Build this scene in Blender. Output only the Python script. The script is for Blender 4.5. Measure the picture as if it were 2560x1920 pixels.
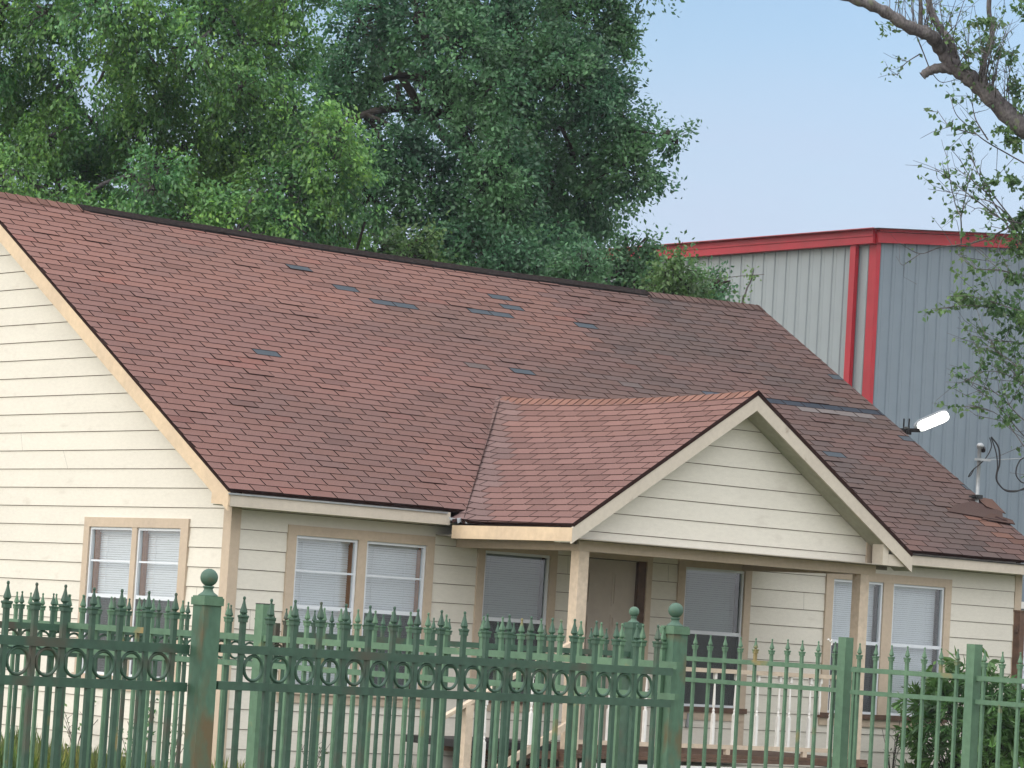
import bpy, math, random
import numpy as np
from mathutils import Vector, Matrix
random.seed(7); rng = np.random.default_rng(7)
for o in list(bpy.data.objects): bpy.data.objects.remove(o)
scene = bpy.context.scene
COL = scene.collection

# ---------------------------------------------------------------- camera
CX = np.array([-19.4216, -28.3716, 1.7961])
YAW, PITCH, ROLL, FPX = 0.681361424, 0.0757617227, 0.0602265644, 8346.43484
_f = np.array([math.sin(YAW)*math.cos(PITCH), math.cos(YAW)*math.cos(PITCH), math.sin(PITCH)])
_r = np.array([math.cos(YAW), -math.sin(YAW), 0.0]); _u = np.cross(_r, _f)
RV = _r*math.cos(ROLL)+_u*math.sin(ROLL); UV = -_r*math.sin(ROLL)+_u*math.cos(ROLL); FW = _f
cam = bpy.data.cameras.new('camera'); cob = bpy.data.objects.new('camera', cam); COL.objects.link(cob)
cam.sensor_width = 36; cam.lens = 36*FPX/2560; cam.clip_start = 0.5; cam.clip_end = 3000
M = Matrix(((RV[0], UV[0], -FW[0], CX[0]), (RV[1], UV[1], -FW[1], CX[1]), (RV[2], UV[2], -FW[2], CX[2]), (0, 0, 0, 1)))
cob.matrix_world = M
scene.camera = cob
scene.render.resolution_x = 1024; scene.render.resolution_y = 768

def ray(x, y): return FW+RV*(x-1280)/FPX-UV*(y-960)/FPX
def at(x, y, d): return CX+d*ray(x, y)
def onY(x, y, Y): d = ray(x, y); return CX+(Y-CX[1])/d[1]*d
def onX(x, y, X): d = ray(x, y); return CX+(X-CX[0])/d[0]*d

# ---------------------------------------------------------------- light
SUN_EL, SUN_DIR = math.radians(16), np.array([-1.0, 0.16, 0.0])
SKY_STR, SUN_STR, EXPO = 0.15, 0.78, 0.87
w = bpy.data.worlds.new("World"); scene.world = w; w.use_nodes = True
nt = w.node_tree; bg = nt.nodes['Background']
sky = nt.nodes.new('ShaderNodeTexSky'); sky.sky_type = 'NISHITA'; sky.sun_disc = False
sd = SUN_DIR/np.linalg.norm(SUN_DIR)
sky.sun_elevation = SUN_EL
sky.sun_rotation = math.atan2(sd[0], sd[1])
sky.altitude = 0; sky.air_density = 1.0; sky.dust_density = 1.2; sky.ozone_density = 1.6
# unseen bright cloud added as fill over all but the clear north-east sky
CLEAR_TINT, CLOUD_FILL = (0.71, 0.70, 0.74), (7.0, 7.0, 7.15)
tcw = nt.nodes.new('ShaderNodeTexCoord')
dt = nt.nodes.new('ShaderNodeVectorMath'); dt.operation = 'DOT_PRODUCT'; dt.inputs[1].default_value = (math.sin(YAW), math.cos(YAW), 0.05)
nt.links.new(tcw.outputs['Generated'], dt.inputs[0])
mr = nt.nodes.new('ShaderNodeMapRange'); mr.interpolation_type = 'SMOOTHSTEP'; mr.inputs[1].default_value = .92; mr.inputs[2].default_value = .45; mr.inputs[3].default_value = 0; mr.inputs[4].default_value = 1
nt.links.new(dt.outputs['Value'], mr.inputs[0])
cn = nt.nodes.new('ShaderNodeTexNoise'); cn.inputs['Scale'].default_value = 2.2; cn.inputs['Detail'].default_value = 5; nt.links.new(tcw.outputs['Generated'], cn.inputs['Vector'])
cr = nt.nodes.new('ShaderNodeMapRange'); cr.inputs[1].default_value = .3; cr.inputs[2].default_value = .7; cr.inputs[3].default_value = .75; cr.inputs[4].default_value = 1.25; nt.links.new(cn.outputs['Fac'], cr.inputs[0])
cl = nt.nodes.new('ShaderNodeVectorMath'); cl.operation = 'SCALE'; cl.inputs[0].default_value = CLOUD_FILL; wd = nt.nodes.new('ShaderNodeVectorMath'); wd.operation = 'DOT_PRODUCT'; wd.inputs[1].default_value = (-.95, .1, .2); nt.links.new(tcw.outputs['Generated'], wd.inputs[0])
wr = nt.nodes.new('ShaderNodeMapRange'); wr.inputs[1].default_value = -.6; wr.inputs[2].default_value = 1; wr.inputs[3].default_value = .85; wr.inputs[4].default_value = 1.25; nt.links.new(wd.outputs['Value'], wr.inputs[0])
wmul = nt.nodes.new('ShaderNodeMath'); wmul.operation = 'MULTIPLY'; nt.links.new(cr.outputs[0], wmul.inputs[0]); nt.links.new(wr.outputs[0], wmul.inputs[1])
szz = nt.nodes.new('ShaderNodeSeparateXYZ'); nt.links.new(tcw.outputs['Generated'], szz.inputs[0])
zr = nt.nodes.new('ShaderNodeMapRange'); zr.inputs[1].default_value = 0; zr.inputs[2].default_value = 1; zr.inputs[3].default_value = .66; zr.inputs[4].default_value = 1.35; nt.links.new(szz.outputs['Z'], zr.inputs[0])
zm = nt.nodes.new('ShaderNodeMath'); zm.operation = 'MULTIPLY'; nt.links.new(wmul.outputs[0], zm.inputs[0]); nt.links.new(zr.outputs[0], zm.inputs[1])
nt.links.new(zm.outputs[0], cl.inputs['Scale'])
tm = nt.nodes.new('ShaderNodeVectorMath'); tm.operation = 'MULTIPLY'; tm.inputs[1].default_value = CLEAR_TINT; nt.links.new(sky.outputs[0], tm.inputs[0])
sx = nt.nodes.new('ShaderNodeSeparateXYZ'); nt.links.new(tcw.outputs['Generated'], sx.inputs[0])
er = nt.nodes.new('ShaderNodeMapRange'); er.interpolation_type = 'SMOOTHSTEP'; er.inputs[1].default_value = .21; er.inputs[2].default_value = .10; er.inputs[3].default_value = 0; er.inputs[4].default_value = .85; nt.links.new(sx.outputs['Z'], er.inputs[0])
em_ = nt.nodes.new('ShaderNodeMath'); em_.operation = 'MULTIPLY'; cn2 = nt.nodes.new('ShaderNodeTexNoise'); cn2.inputs['Scale'].default_value = 9; cn2.inputs['Detail'].default_value = 6
mpw = nt.nodes.new('ShaderNodeMapping'); mpw.inputs['Scale'].default_value = (1, 1, 3.5); nt.links.new(tcw.outputs['Generated'], mpw.inputs[0]); nt.links.new(mpw.outputs[0], cn2.inputs['Vector'])
cr2 = nt.nodes.new('ShaderNodeMapRange'); cr2.inputs[1].default_value = .35; cr2.inputs[2].default_value = .65; cr2.inputs[3].default_value = .72; cr2.inputs[4].default_value = 1.15; nt.links.new(cn2.outputs['Fac'], cr2.inputs[0])
nt.links.new(er.outputs[0], em_.inputs[0]); nt.links.new(cr2.outputs[0], em_.inputs[1])
hm = nt.nodes.new('ShaderNodeMix'); hm.data_type = 'RGBA'; nt.links.new(em_.outputs[0], hm.inputs[0]); nt.links.new(tm.outputs[0], hm.inputs[6]); hm.inputs[7].default_value = (2.18, 2.45, 3.15, 1)
tm = hm; tmo = hm.outputs[2]
wm = nt.nodes.new('ShaderNodeMix'); wm.data_type = 'RGBA'; nt.links.new(mr.outputs[0], wm.inputs[0]); nt.links.new(tmo, wm.inputs[6]); nt.links.new(cl.outputs[0], wm.inputs[7])
nt.links.new(wm.outputs[2], bg.inputs[0]); bg.inputs[1].default_value = SKY_STR
sl = bpy.data.lights.new('sun', 'SUN'); so = bpy.data.objects.new('sun', sl); COL.objects.link(so)
sl.energy = SUN_STR; sl.angle = math.radians(45); sl.color = (1.0, 0.86, 0.68)
tosun = Vector((sd[0]*math.cos(SUN_EL), sd[1]*math.cos(SUN_EL), math.sin(SUN_EL)))
so.rotation_euler = (-tosun).to_track_quat('-Z', 'Y').to_euler(); so.location = (-20, 0, 20)
scene.view_settings.view_transform = 'Standard'; scene.view_settings.look = 'None'
scene.view_settings.exposure = EXPO; scene.view_settings.gamma = 1

# ---------------------------------------------------------------- helpers
class MB:
    def __init__(s): s.v = []; s.f = []; s.m = []; s.c = []
    def face(s, pts, m=0, c=None):
        b = len(s.v); s.v.extend([tuple(map(float, p)) for p in pts]); s.f.append(tuple(range(b, b+len(pts)))); s.m.append(m); s.c.append(c)
    def hexa(s, P, m=0, c=None):   # P: 8 points, bottom 4 (ccw from above), top 4
        b = len(s.v); s.v.extend([tuple(map(float, p)) for p in P])
        for q in ((3, 2, 1, 0), (4, 5, 6, 7), (0, 1, 5, 4), (1, 2, 6, 5), (2, 3, 7, 6), (3, 0, 4, 7)):
            s.f.append(tuple(b+i for i in q)); s.m.append(m); s.c.append(c)
    def box(s, x0, x1, y0, y1, z0, z1, m=0, c=None):
        s.hexa([(x0, y0, z0), (x1, y0, z0), (x1, y1, z0), (x0, y1, z0), (x0, y0, z1), (x1, y0, z1), (x1, y1, z1), (x0, y1, z1)], m, c)
    def obox(s, a, b, w, h, m=0, up=(0, 0, 1)):  # bar from a to b, width w, height h
        a = np.array(a, float); b = np.array(b, float); d = b-a; d /= np.linalg.norm(d)
        sd_ = np.cross(d, up); sd_ /= np.linalg.norm(sd_); u_ = np.cross(sd_, d)
        P = []
        for q in (a, b):
            P += [q-sd_*w/2-u_*h/2, q+sd_*w/2-u_*h/2, q+sd_*w/2+u_*h/2, q-sd_*w/2+u_*h/2]
        bb = len(s.v); s.v.extend([tuple(p) for p in P])
        for q in ((0, 1, 2, 3), (7, 6, 5, 4), (0, 4, 5, 1), (1, 5, 6, 2), (2, 6, 7, 3), (3, 7, 4, 0)):
            s.f.append(tuple(bb+i for i in q)); s.m.append(m); s.c.append(None)
    def lathe(s, prof, n=16, cx=0, cy=0, rot=0, m=0):
        b = len(s.v)
        for r_, z in prof:
            for i in range(n):
                a = rot+2*math.pi*i/n; s.v.append((cx+r_*math.cos(a), cy+r_*math.sin(a), z))
        for j in range(len(prof)-1):
            for i in range(n):
                s.f.append((b+j*n+i, b+j*n+(i+1) % n, b+(j+1)*n+(i+1) % n, b+(j+1)*n+i)); s.m.append(m); s.c.append(None)
        s.f.append(tuple(b+i for i in reversed(range(n)))); s.m.append(m); s.c.append(None)
        s.f.append(tuple(b+(len(prof)-1)*n+i for i in range(n))); s.m.append(m); s.c.append(None)
    def tube(s, pts, rad, n=7, m=0):
        pts = [np.array(p, float) for p in pts]
        if not hasattr(rad, '__len__'): rad = [rad]*len(pts)
        b = len(s.v); ref = np.array([0.31, 0.2, 0.93])
        for i, p in enumerate(pts):
            t = pts[min(i+1, len(pts)-1)]-pts[max(i-1, 0)]; t /= (np.linalg.norm(t)+1e-9)
            a = np.cross(t, ref); na = np.linalg.norm(a)
            if na < .1: a = np.cross(t, (1, 0, 0)); na = np.linalg.norm(a)
            a /= na; c_ = np.cross(t, a)
            for k in range(n):
                th = 2*math.pi*k/n; q = p+rad[i]*(a*math.cos(th)+c_*math.sin(th)); s.v.append(tuple(q))
        for i in range(len(pts)-1):
            for k in range(n):
                s.f.append((b+i*n+k, b+i*n+(k+1) % n, b+(i+1)*n+(k+1) % n, b+(i+1)*n+k)); s.m.append(m); s.c.append(None)
        s.f.append(tuple(b+k for k in range(n))); s.m.append(m); s.c.append(None)
        s.f.append(tuple(b+(len(pts)-1)*n+k for k in reversed(range(n)))); s.m.append(m); s.c.append(None)
    def torus(s, c, R, r_, n=28, k=8, m=0):   # ring in the XZ plane
        b = len(s.v)
        for i in range(n):
            a = 2*math.pi*i/n
            for j in range(k):
                t = 2*math.pi*j/k; q = R+r_*math.cos(t)
                s.v.append((c[0]+q*math.cos(a), c[1]+r_*math.sin(t), c[2]+q*math.sin(a)))
        for i in range(n):
            for j in range(k):
                s.f.append((b+i*k+j, b+((i+1) % n)*k+j, b+((i+1) % n)*k+(j+1) % k, b+i*k+(j+1) % k)); s.m.append(m); s.c.append(None)
    def build(s, name, mats, parent=None, smooth=False, colors=False):
        me = bpy.data.meshes.new(name); me.from_pydata(s.v, [], s.f)
        if not isinstance(mats, (list, tuple)): mats = [mats]
        for q in mats: me.materials.append(q)
        me.polygons.foreach_set('material_index', s.m)
        if smooth: me.polygons.foreach_set('use_smooth', [True]*len(s.f))
        if colors:
            at_ = me.color_attributes.new('tone', 'FLOAT_COLOR', 'CORNER'); arr = []
            for f, c in zip(s.f, s.c):
                cc = c if c is not None else (1, 1, 1)
                arr.extend(list(cc)+[1.0] if len(cc) == 3 else cc) if False else arr.extend((list(cc)+[1.0])*len(f))
            at_.data.foreach_set('color', arr)
        me.update(); o = bpy.data.objects.new(name, me); COL.objects.link(o)
        if parent: o.parent = parent
        return o
def tag(o, label=None, cat=None, group=None, kind=None):
    if label: o['label'] = label
    if cat: o['category'] = cat
    if group: o['group'] = group
    if kind: o['kind'] = kind
    return o
def empty(name, loc=(0, 0, 0)):
    o = bpy.data.objects.new(name, None); COL.objects.link(o); o.location = loc; o.empty_display_size = .2; return o
def copyo(o, parent, loc=None):
    c = o.copy(); COL.objects.link(c); c.parent = parent
    if loc is not None: c.location = loc
    return c

# ---------------------------------------------------------------- materials
def mat(name, col, rough=.6, spec=.3, noise=None, metal=0, bump=0, attr=False, col2=None, nscale=(1, 1, 1), detail=4, lo=.35, hi=.65):
    m = bpy.data.materials.new(name); m.use_nodes = True; t = m.node_tree; b = t.nodes['Principled BSDF']
    b.inputs['Roughness'].default_value = rough; b.inputs['Metallic'].default_value = metal
    b.inputs['Specular IOR Level'].default_value = spec
    b.inputs['Base Color'].default_value = (*col, 1)
    out = None
    if noise:
        tc = t.nodes.new('ShaderNodeTexCoord'); mp = t.nodes.new('ShaderNodeMapping'); mp.inputs['Scale'].default_value = nscale
        n = t.nodes.new('ShaderNodeTexNoise'); n.inputs['Scale'].default_value = noise; n.inputs['Detail'].default_value = detail
        t.links.new(tc.outputs['Object'], mp.inputs[0]); t.links.new(mp.outputs[0], n.inputs['Vector'])
        rp = t.nodes.new('ShaderNodeValToRGB'); rp.color_ramp.elements[0].position = lo; rp.color_ramp.elements[1].position = hi
        rp.color_ramp.elements[0].color = (*col, 1); rp.color_ramp.elements[1].color = (*(col2 or tuple(c*.75 for c in col)), 1)
        t.links.new(n.outputs['Fac'], rp.inputs[0]); out = rp.outputs[0]
        if bump:
            bp = t.nodes.new('ShaderNodeBump'); bp.inputs['Strength'].default_value = bump; bp.inputs['Distance'].default_value = .01
            t.links.new(n.outputs['Fac'], bp.inputs['Height']); t.links.new(bp.outputs[0], b.inputs['Normal'])
    if attr:
        a = t.nodes.new('ShaderNodeAttribute'); a.attribute_name = 'tone'
        if out:
            mx = t.nodes.new('ShaderNodeMix'); mx.data_type = 'RGBA'; mx.blend_type = 'MULTIPLY'; mx.inputs[0].default_value = 1
            t.links.new(out, mx.inputs[6]); t.links.new(a.outputs['Color'], mx.inputs[7]); out = mx.outputs[2]
        else: out = a.outputs['Color']
    if out: t.links.new(out, b.inputs['Base Color'])
    return m

def layered(name, base, dark, scale_big=.9, scale_small=9, rust=None, rust_lo=.60, rust_hi=.72, rough=.6, spec=.35, stretch=(1, 1, 1), grain=.12, bump=.15):
    """base colour, wide faded patches, fine speckle and optional rust spots"""
    m = bpy.data.materials.new(name); m.use_nodes = True; t = m.node_tree; b = t.nodes['Principled BSDF']
    b.inputs['Roughness'].default_value = rough; b.inputs['Specular IOR Level'].default_value = spec
    tc = t.nodes.new('ShaderNodeTexCoord'); mp = t.nodes.new('ShaderNodeMapping'); mp.inputs['Scale'].default_value = stretch
    geo = t.nodes.new('ShaderNodeNewGeometry')
    t.links.new(geo.outputs['Position'], mp.inputs[0])
    def noise(sc, det=5):
        n = t.nodes.new('ShaderNodeTexNoise'); n.inputs['Scale'].default_value = sc; n.inputs['Detail'].default_value = det; t.links.new(mp.outputs[0], n.inputs['Vector']); return n
    def ramp(n, lo, hi):
        r_ = t.nodes.new('ShaderNodeMapRange'); r_.inputs[1].default_value = lo; r_.inputs[2].default_value = hi; t.links.new(n.outputs['Fac'], r_.inputs[0]); return r_
    def mix(fac, a, c, bt='MIX'):
        x = t.nodes.new('ShaderNodeMix'); x.data_type = 'RGBA'; x.blend_type = bt
        if hasattr(fac, 'links'): t.links.new(fac, x.inputs[0])
        else: x.inputs[0].default_value = fac
        for s_, i in ((a, 6), (c, 7)):
            if isinstance(s_, tuple): x.inputs[i].default_value = (*s_, 1)
            else: t.links.new(s_, x.inputs[i])
        return x.outputs[2]
    n1 = noise(scale_big); c = mix(ramp(n1, .35, .65).outputs[0], base, dark)
    n2 = noise(scale_small, 8); r2 = ramp(n2, .3, .7)
    g = t.nodes.new('ShaderNodeMapRange'); g.inputs[3].default_value = 1-grain; g.inputs[4].default_value = 1+grain; g.inputs[1].default_value = .3; g.inputs[2].default_value = .7
    t.links.new(n2.outputs['Fac'], g.inputs[0])
    c = mix(1.0, c, g.outputs[0], 'MULTIPLY')
    if rust:
        n3 = noise(scale_big*2.3+.7, 9); c = mix(ramp(n3, rust_lo, rust_hi).outputs[0], c, rust)
    t.links.new(c, b.inputs['Base Color'])
    if bump:
        bp = t.nodes.new('ShaderNodeBump'); bp.inputs['Strength'].default_value = bump; bp.inputs['Distance'].default_value = .004
        t.links.new(n2.outputs['Fac'], bp.inputs['Height']); t.links.new(bp.outputs[0], b.inputs['Normal'])
    return m

SIDING = layered('cream_siding', (.645, .618, .540), (.605, .58, .508), .7, 14, rust=(.56, .53, .46), rust_lo=.62, rust_hi=.75, rough=.65, grain=.035, bump=.05, stretch=(1, 1, 3))
GAP = mat('painted_lap_shadow', (.19, .16, .13), .9)  # dark colour standing in for the shadow under each siding lap
TRIM = layered('tan_trim', (.49, .40, .30), (.44, .36, .275), 1.1, 20, rough=.6, grain=.05, bump=.05)
RAKE = layered('bare_yellow_wood_trim', (.60, .47, .32), (.52, .41, .29), 1.5, 16, rust=(.30, .19, .12), rust_lo=.70, rust_hi=.76, rough=.7, grain=.07)
FASC = layered('pale_fascia_paint', (.52, .47, .39), (.47, .42, .35), 1.2, 18, rust=(.30, .25, .20), rust_lo=.68, rust_hi=.75, grain=.05)
SOFF = layered('mildewed_soffit', (.34, .33, .26), (.26, .27, .20), 1.6, 14, grain=.1)
WHITE = mat('white_paint', (.74, .73, .70), .5, noise=8, col2=(.66, .65, .62))
FRAME = mat('white_window_frame', (.62, .66, .70), .35, .5)
BROWN = mat('brown_jamb_wood', (.46, .21, .09), .5, .4, noise=14, col2=(.32, .14, .06), nscale=(6, 6, .6))
DKBROWN = mat('dark_brown_wood', (.13, .075, .05), .7, noise=9, col2=(.08, .05, .035))
BLIND = mat('white_blind', (.80, .83, .88), .5, .3)
DARK = mat('dark_interior', (.02, .02, .022), .9)
BLACK = mat('black_rubber', (.012, .012, .014), .5, .4)
SHIN = mat('asphalt_shingle', (1, 1, 1), .92, .15, noise=110, col2=(.66, .66, .66), attr=True, bump=.5, lo=.3, hi=.7)
SHEDGE = mat('shingle_edge', (.028, .014, .012), .95, .1)  # near-black, stands in for the weak shadow under each shingle butt
VENT = mat('black_ridge_vent', (.008, .007, .007), .9, .08, noise=20, col2=(.018, .016, .016))
METAL = mat('galvanised_metal', (.30, .32, .335), .45, .5, metal=.3, noise=12, col2=(.23, .25, .26))
GREEN = layered('weathered_green_paint', (.040, .092, .060), (.030, .070, .048), 1.6, 26, rust=(.065, .058, .042), rust_lo=.56, rust_hi=.72, rough=.55, spec=.4, grain=.16, bump=.25)
GREENL = layered('lit_green_paint', (.092, .172, .105), (.07, .14, .088), 1.4, 24, rust=(.22, .17, .07), rust_lo=.62, rust_hi=.70, rough=.6, spec=.35, grain=.14, bump=.2)  # lighter copy of the green, west light put into the colour
GREENP = layered('rusty_green_post_paint', (.070, .142, .092), (.052, .11, .076), 2.2, 28, rust=(.115, .088, .045), rust_lo=.50, rust_hi=.66, rough=.6, spec=.35, grain=.14, bump=.2, stretch=(1.8, 1.8, .8))
def glass_mat(name, refl, tint=(1, 1, 1)):
    m = bpy.data.materials.new(name); m.use_nodes = True; t = m.node_tree; t.nodes.clear()
    o = t.nodes.new('ShaderNodeOutputMaterial'); tr = t.nodes.new('ShaderNodeBsdfTransparent'); tr.inputs[0].default_value = (*tint, 1)
    g = t.nodes.new('ShaderNodeBsdfGlossy'); g.inputs['Roughness'].default_value = .03
    mx = t.nodes.new('ShaderNodeMixShader'); lw = t.nodes.new('ShaderNodeLayerWeight'); lw.inputs[0].default_value = .35
    mr = t.nodes.new('ShaderNodeMapRange'); mr.inputs[3].default_value = refl; mr.inputs[4].default_value = .7
    t.links.new(lw.outputs['Fresnel'], mr.inputs[0]); t.links.new(mr.outputs[0], mx.inputs[0])
    t.links.new(tr.outputs[0], mx.inputs[1]); t.links.new(g.outputs[0], mx.inputs[2]); t.links.new(mx.outputs[0], o.inputs[0]); return m
PANE = glass_mat('window_glass', .10, (.93, .97, .97))
def screen_mat(name):
    m = bpy.data.materials.new(name); m.use_nodes = True; t = m.node_tree; b = t.nodes['Principled BSDF']
    b.inputs['Base Color'].default_value = (.055, .062, .066, 1); b.inputs['Roughness'].default_value = .7; b.inputs['Alpha'].default_value = .70
    return m
SCREEN = screen_mat('insect_screen')
PANED = glass_mat('porch_shade_glass', .10, (.46, .53, .50))  # glass darkened so the porch shade sits in its colour
def leaf_mat(name, c1, c2):
    m = bpy.data.materials.new(name); m.use_nodes = True; t = m.node_tree; t.nodes.clear()
    o = t.nodes.new('ShaderNodeOutputMaterial'); a = t.nodes.new('ShaderNodeAttribute'); a.attribute_name = 'tone'
    geo = t.nodes.new('ShaderNodeNewGeometry')
    n = t.nodes.new('ShaderNodeTexNoise'); n.inputs['Scale'].default_value = .9; t.links.new(geo.outputs['Position'], n.inputs['Vector'])
    rp = t.nodes.new('ShaderNodeValToRGB'); rp.color_ramp.elements[0].position = .38; rp.color_ramp.elements[1].position = .62
    rp.color_ramp.elements[0].color = (*c1, 1); rp.color_ramp.elements[1].color = (*c2, 1); t.links.new(n.outputs['Fac'], rp.inputs[0])
    mx = t.nodes.new('ShaderNodeMix'); mx.data_type = 'RGBA'; mx.blend_type = 'MULTIPLY'; mx.inputs[0].default_value = 1
    t.links.new(rp.outputs[0], mx.inputs[6]); t.links.new(a.outputs['Color'], mx.inputs[7])
    d = t.nodes.new('ShaderNodeBsdfDiffuse'); tl = t.nodes.new('ShaderNodeBsdfTranslucent'); g = t.nodes.new('ShaderNodeBsdfGlossy'); g.inputs['Roughness'].default_value = .4
    g.inputs[0].default_value = (.5, .5, .5, 1)
    t.links.new(mx.outputs[2], d.inputs[0]); t.links.new(mx.outputs[2], tl.inputs[0])
    m1 = t.nodes.new('ShaderNodeMixShader'); m1.inputs[0].default_value = .38; t.links.new(d.outputs[0], m1.inputs[1]); t.links.new(tl.outputs[0], m1.inputs[2])
    m2 = t.nodes.new('ShaderNodeMixShader'); m2.inputs[0].default_value = .06; t.links.new(m1.outputs[0], m2.inputs[1]); t.links.new(g.outputs[0], m2.inputs[2])
    t.links.new(m2.outputs[0], o.inputs[0]); return m
BARK = layered('grey_brown_bark', (.135, .125, .125), (.07, .063, .066), 4.5, 34, rust=(.12, .13, .09), rust_lo=.60, rust_hi=.68, rough=.95, spec=.1, grain=.45, bump=1.0, stretch=(1, 1, .6))
BARKD = mat('dark_bark', (.055, .047, .04), .9, .1, noise=6, col2=(.03, .026, .022))

# ---------------------------------------------------------------- the setting: ground
gm = layered('grassy_soil', (.07, .095, .03), (.10, .085, .05), .5, 6, rough=.95, grain=.3)
g = MB(); g.face([(-600, -600, 0), (900, -600, 0), (900, 900, 0), (-600, 900, 0)]); tag(g.build('ground', gm), kind='structure')

# ================================================================ HOUSE
house = empty('house', (0, 0, 0))
tag(house, 'cream lap-sided single-storey house with brown shingle roof and small gabled front porch', 'house')
E_ = .2047; L0 = 2.95; HX1 = 11.94; RIDGE_Y = 5.3
S = .6134; RZ = lambda y: 3.3215+S*y                       # main roof top surface
def courses(zmin, zmax):
    k = math.floor((zmin-L0)/E_); out = []
    while True:
        a = L0+E_*k; b = a+E_; k += 1
        if a >= zmax: break
        if b <= zmin: continue
        out.append((a, b))
    return out
def siding(mb, P, nrm, umin, umax, zmin, zmax, holes=(), seam=0.0, rnd=random.Random(3)):
    """P(u,z)->point on wall plane, nrm outward; umin/umax functions of z"""
    nrm = np.array(nrm, float)
    for a, b in courses(zmin, zmax):
        zs = sorted({max(a, zmin), min(b, zmax)} | {h[k] for h in holes for k in (2, 3) if max(a, zmin) < h[k] < min(b, zmax)})
        off = lambda z: .004+.011*(b-z)/E_
        for z0, z1 in zip(zs[:-1], zs[1:]):
            cuts = sorted([(h[0], h[1]) for h in holes if h[2] <= z0+1e-6 and h[3] >= z1-1e-6])
            segs = []; cur = None
            edges = [(umin, None)]
            last = umin
            for h0, h1 in cuts:
                segs.append((last, (lambda z, q=h0: q))); last = (lambda z, q=h1: q)
            segs.append((last, umax))
            for f0, f1 in segs:
                if f1(z0)-f0(z0) < .005: continue
                us = [0.0, 1.0]
                if seam and rnd.random() < seam: us = [0.0, rnd.uniform(.2, .8), 1.0]
                for q0, q1 in zip(us[:-1], us[1:]):
                    g0 = lambda z: f0(z)+(max(f1(z), f0(z))-f0(z))*q0+(.0015 if q0 else 0)
                    g1 = lambda z: f0(z)+(max(f1(z), f0(z))-f0(z))*q1-(.0015 if q1 < 1 else 0)
                    A = np.array(P(g0(z0), z0))+nrm*off(z0); B = np.array(P(g1(z0), z0))+nrm*off(z0)
                    C_ = np.array(P(g1(z1), z1))+nrm*off(z1); D = np.array(P(g0(z1), z1))+nrm*off(z1)
                    mb.face([A, B, C_, D], 0)
                    if z0 <= a+1e-6:
                        mb.face([np.array(P(g0(z0), z0))+nrm*.003, np.array(P(g1(z0), z0))+nrm*.003, B-np.array([0, 0, 0]), A], 1)
                        # dark strip painted as the shadow line under the lap
                        mb.face([np.array(P(g0(z0), z0-.007))+nrm*.0052, np.array(P(g1(z0), z0-.007))+nrm*.0052, np.array(P(g1(z0), z0))+nrm*.0052, np.array(P(g0(z0), z0))+nrm*.0052], 1)

# window table: wall, sash rects, trim rect, screens
TOPZ, BOTZ, MEET = 2.725, 1.14, 1.985
WIN = [('F', [(.81, 1.612), (1.728, 2.525)], (.70, 2.63), (False, True), True, 'double window with blinds left of the porch'),
       ('F', [(3.335, 4.258)], (3.235, 4.36), (True,), False, 'single window in shade under the porch left of the door'),
       ('F', [(6.283, 7.213)], (6.173, 7.32), (True,), False, 'single window under the porch right of the door'),
       ('F', [(8.66, 9.505), (9.675, 10.57)], (8.537, 10.684), (True, False), False, 'double window with blinds right of the porch'),
       ('L', [(.886, 1.72), (1.82, 2.669)], (.743, 2.778), (True, True), True, 'double window in the gable end wall')]
DOOR = (4.74, 5.60, .69, 2.745)
holesF = [(s[0], s[1], BOTZ, TOPZ) for wn in WIN if wn[0] == 'F' for s in wn[1]]+[DOOR]
holesL = [(s[0], s[1], BOTZ, TOPZ) for wn in WIN if wn[0] == 'L' for s in wn[1]]
# front wall and gable wall boards
mb = MB()
siding(mb, lambda u, z: (u, 0, z), (0, -1, 0), lambda z: .10, lambda z: HX1-.10, .30, 3.14, holesF, seam=.10)
mb.build('wall', [SIDING, GAP], house)
mb = MB()
gl = lambda z: max(.10, (z-3.10)/S) if z > 3.1 else .10
siding(mb, lambda u, z: (0, u, z), (-1, 0, 0), gl, lambda z: 2*RIDGE_Y-gl(z), .30, 6.2, holesL, seam=.28, rnd=random.Random(5))
mb.build('wall', [SIDING, GAP], house)
# hidden sides of the house (right gable, back) and a core behind the boards
mb = MB()
siding(mb, lambda u, z: (HX1, 2*RIDGE_Y-u, z), (1, 0, 0), gl, lambda z: 2*RIDGE_Y-gl(z), .30, 6.2, [])
siding(mb, lambda u, z: (HX1-u, 2*RIDGE_Y, z), (0, 1, 0), lambda z: .1, lambda z: HX1-.1, .30, 3.14, [])
mb.build('wall', [SIDING, GAP], house)
mb = MB()
def wallcore(mb, P, holes, u0, u1, z0, z1):
    us = sorted({u0, u1} | {h[k] for h in holes for k in (0, 1)}); zs = sorted({z0, z1} | {h[k] for h in holes for k in (2, 3)})
    for ua, ub in zip(us[:-1], us[1:]):
        for za, zb in zip(zs[:-1], zs[1:]):
            if any(h[0] <= ua+1e-6 and h[1] >= ub-1e-6 and h[2] <= za+1e-6 and h[3] >= zb-1e-6 for h in holes): continue
            mb.face([P(ua, za), P(ub, za), P(ub, zb), P(ua, zb)])
wallcore(mb, lambda u, z: (u, .003, z), holesF, 0, HX1, 0, 3.2)
wallcore(mb, lambda u, z: (.003, u, z), holesL, 0, 2*RIDGE_Y, 0, 3.2)
mb.face([(.003, .2, 3.2), (.003, 2*RIDGE_Y-.2, 3.2), (.003, RIDGE_Y, 6.3)])
mb.face([(HX1, .2, 3.2), (HX1, 2*RIDGE_Y-.2, 3.2), (HX1, RIDGE_Y, 6.3)])
mb.face([(HX1-.003, 0, 0), (HX1-.003, 2*RIDGE_Y, 0), (HX1-.003, 2*RIDGE_Y, 3.2), (HX1-.003, 0, 3.2)])
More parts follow.
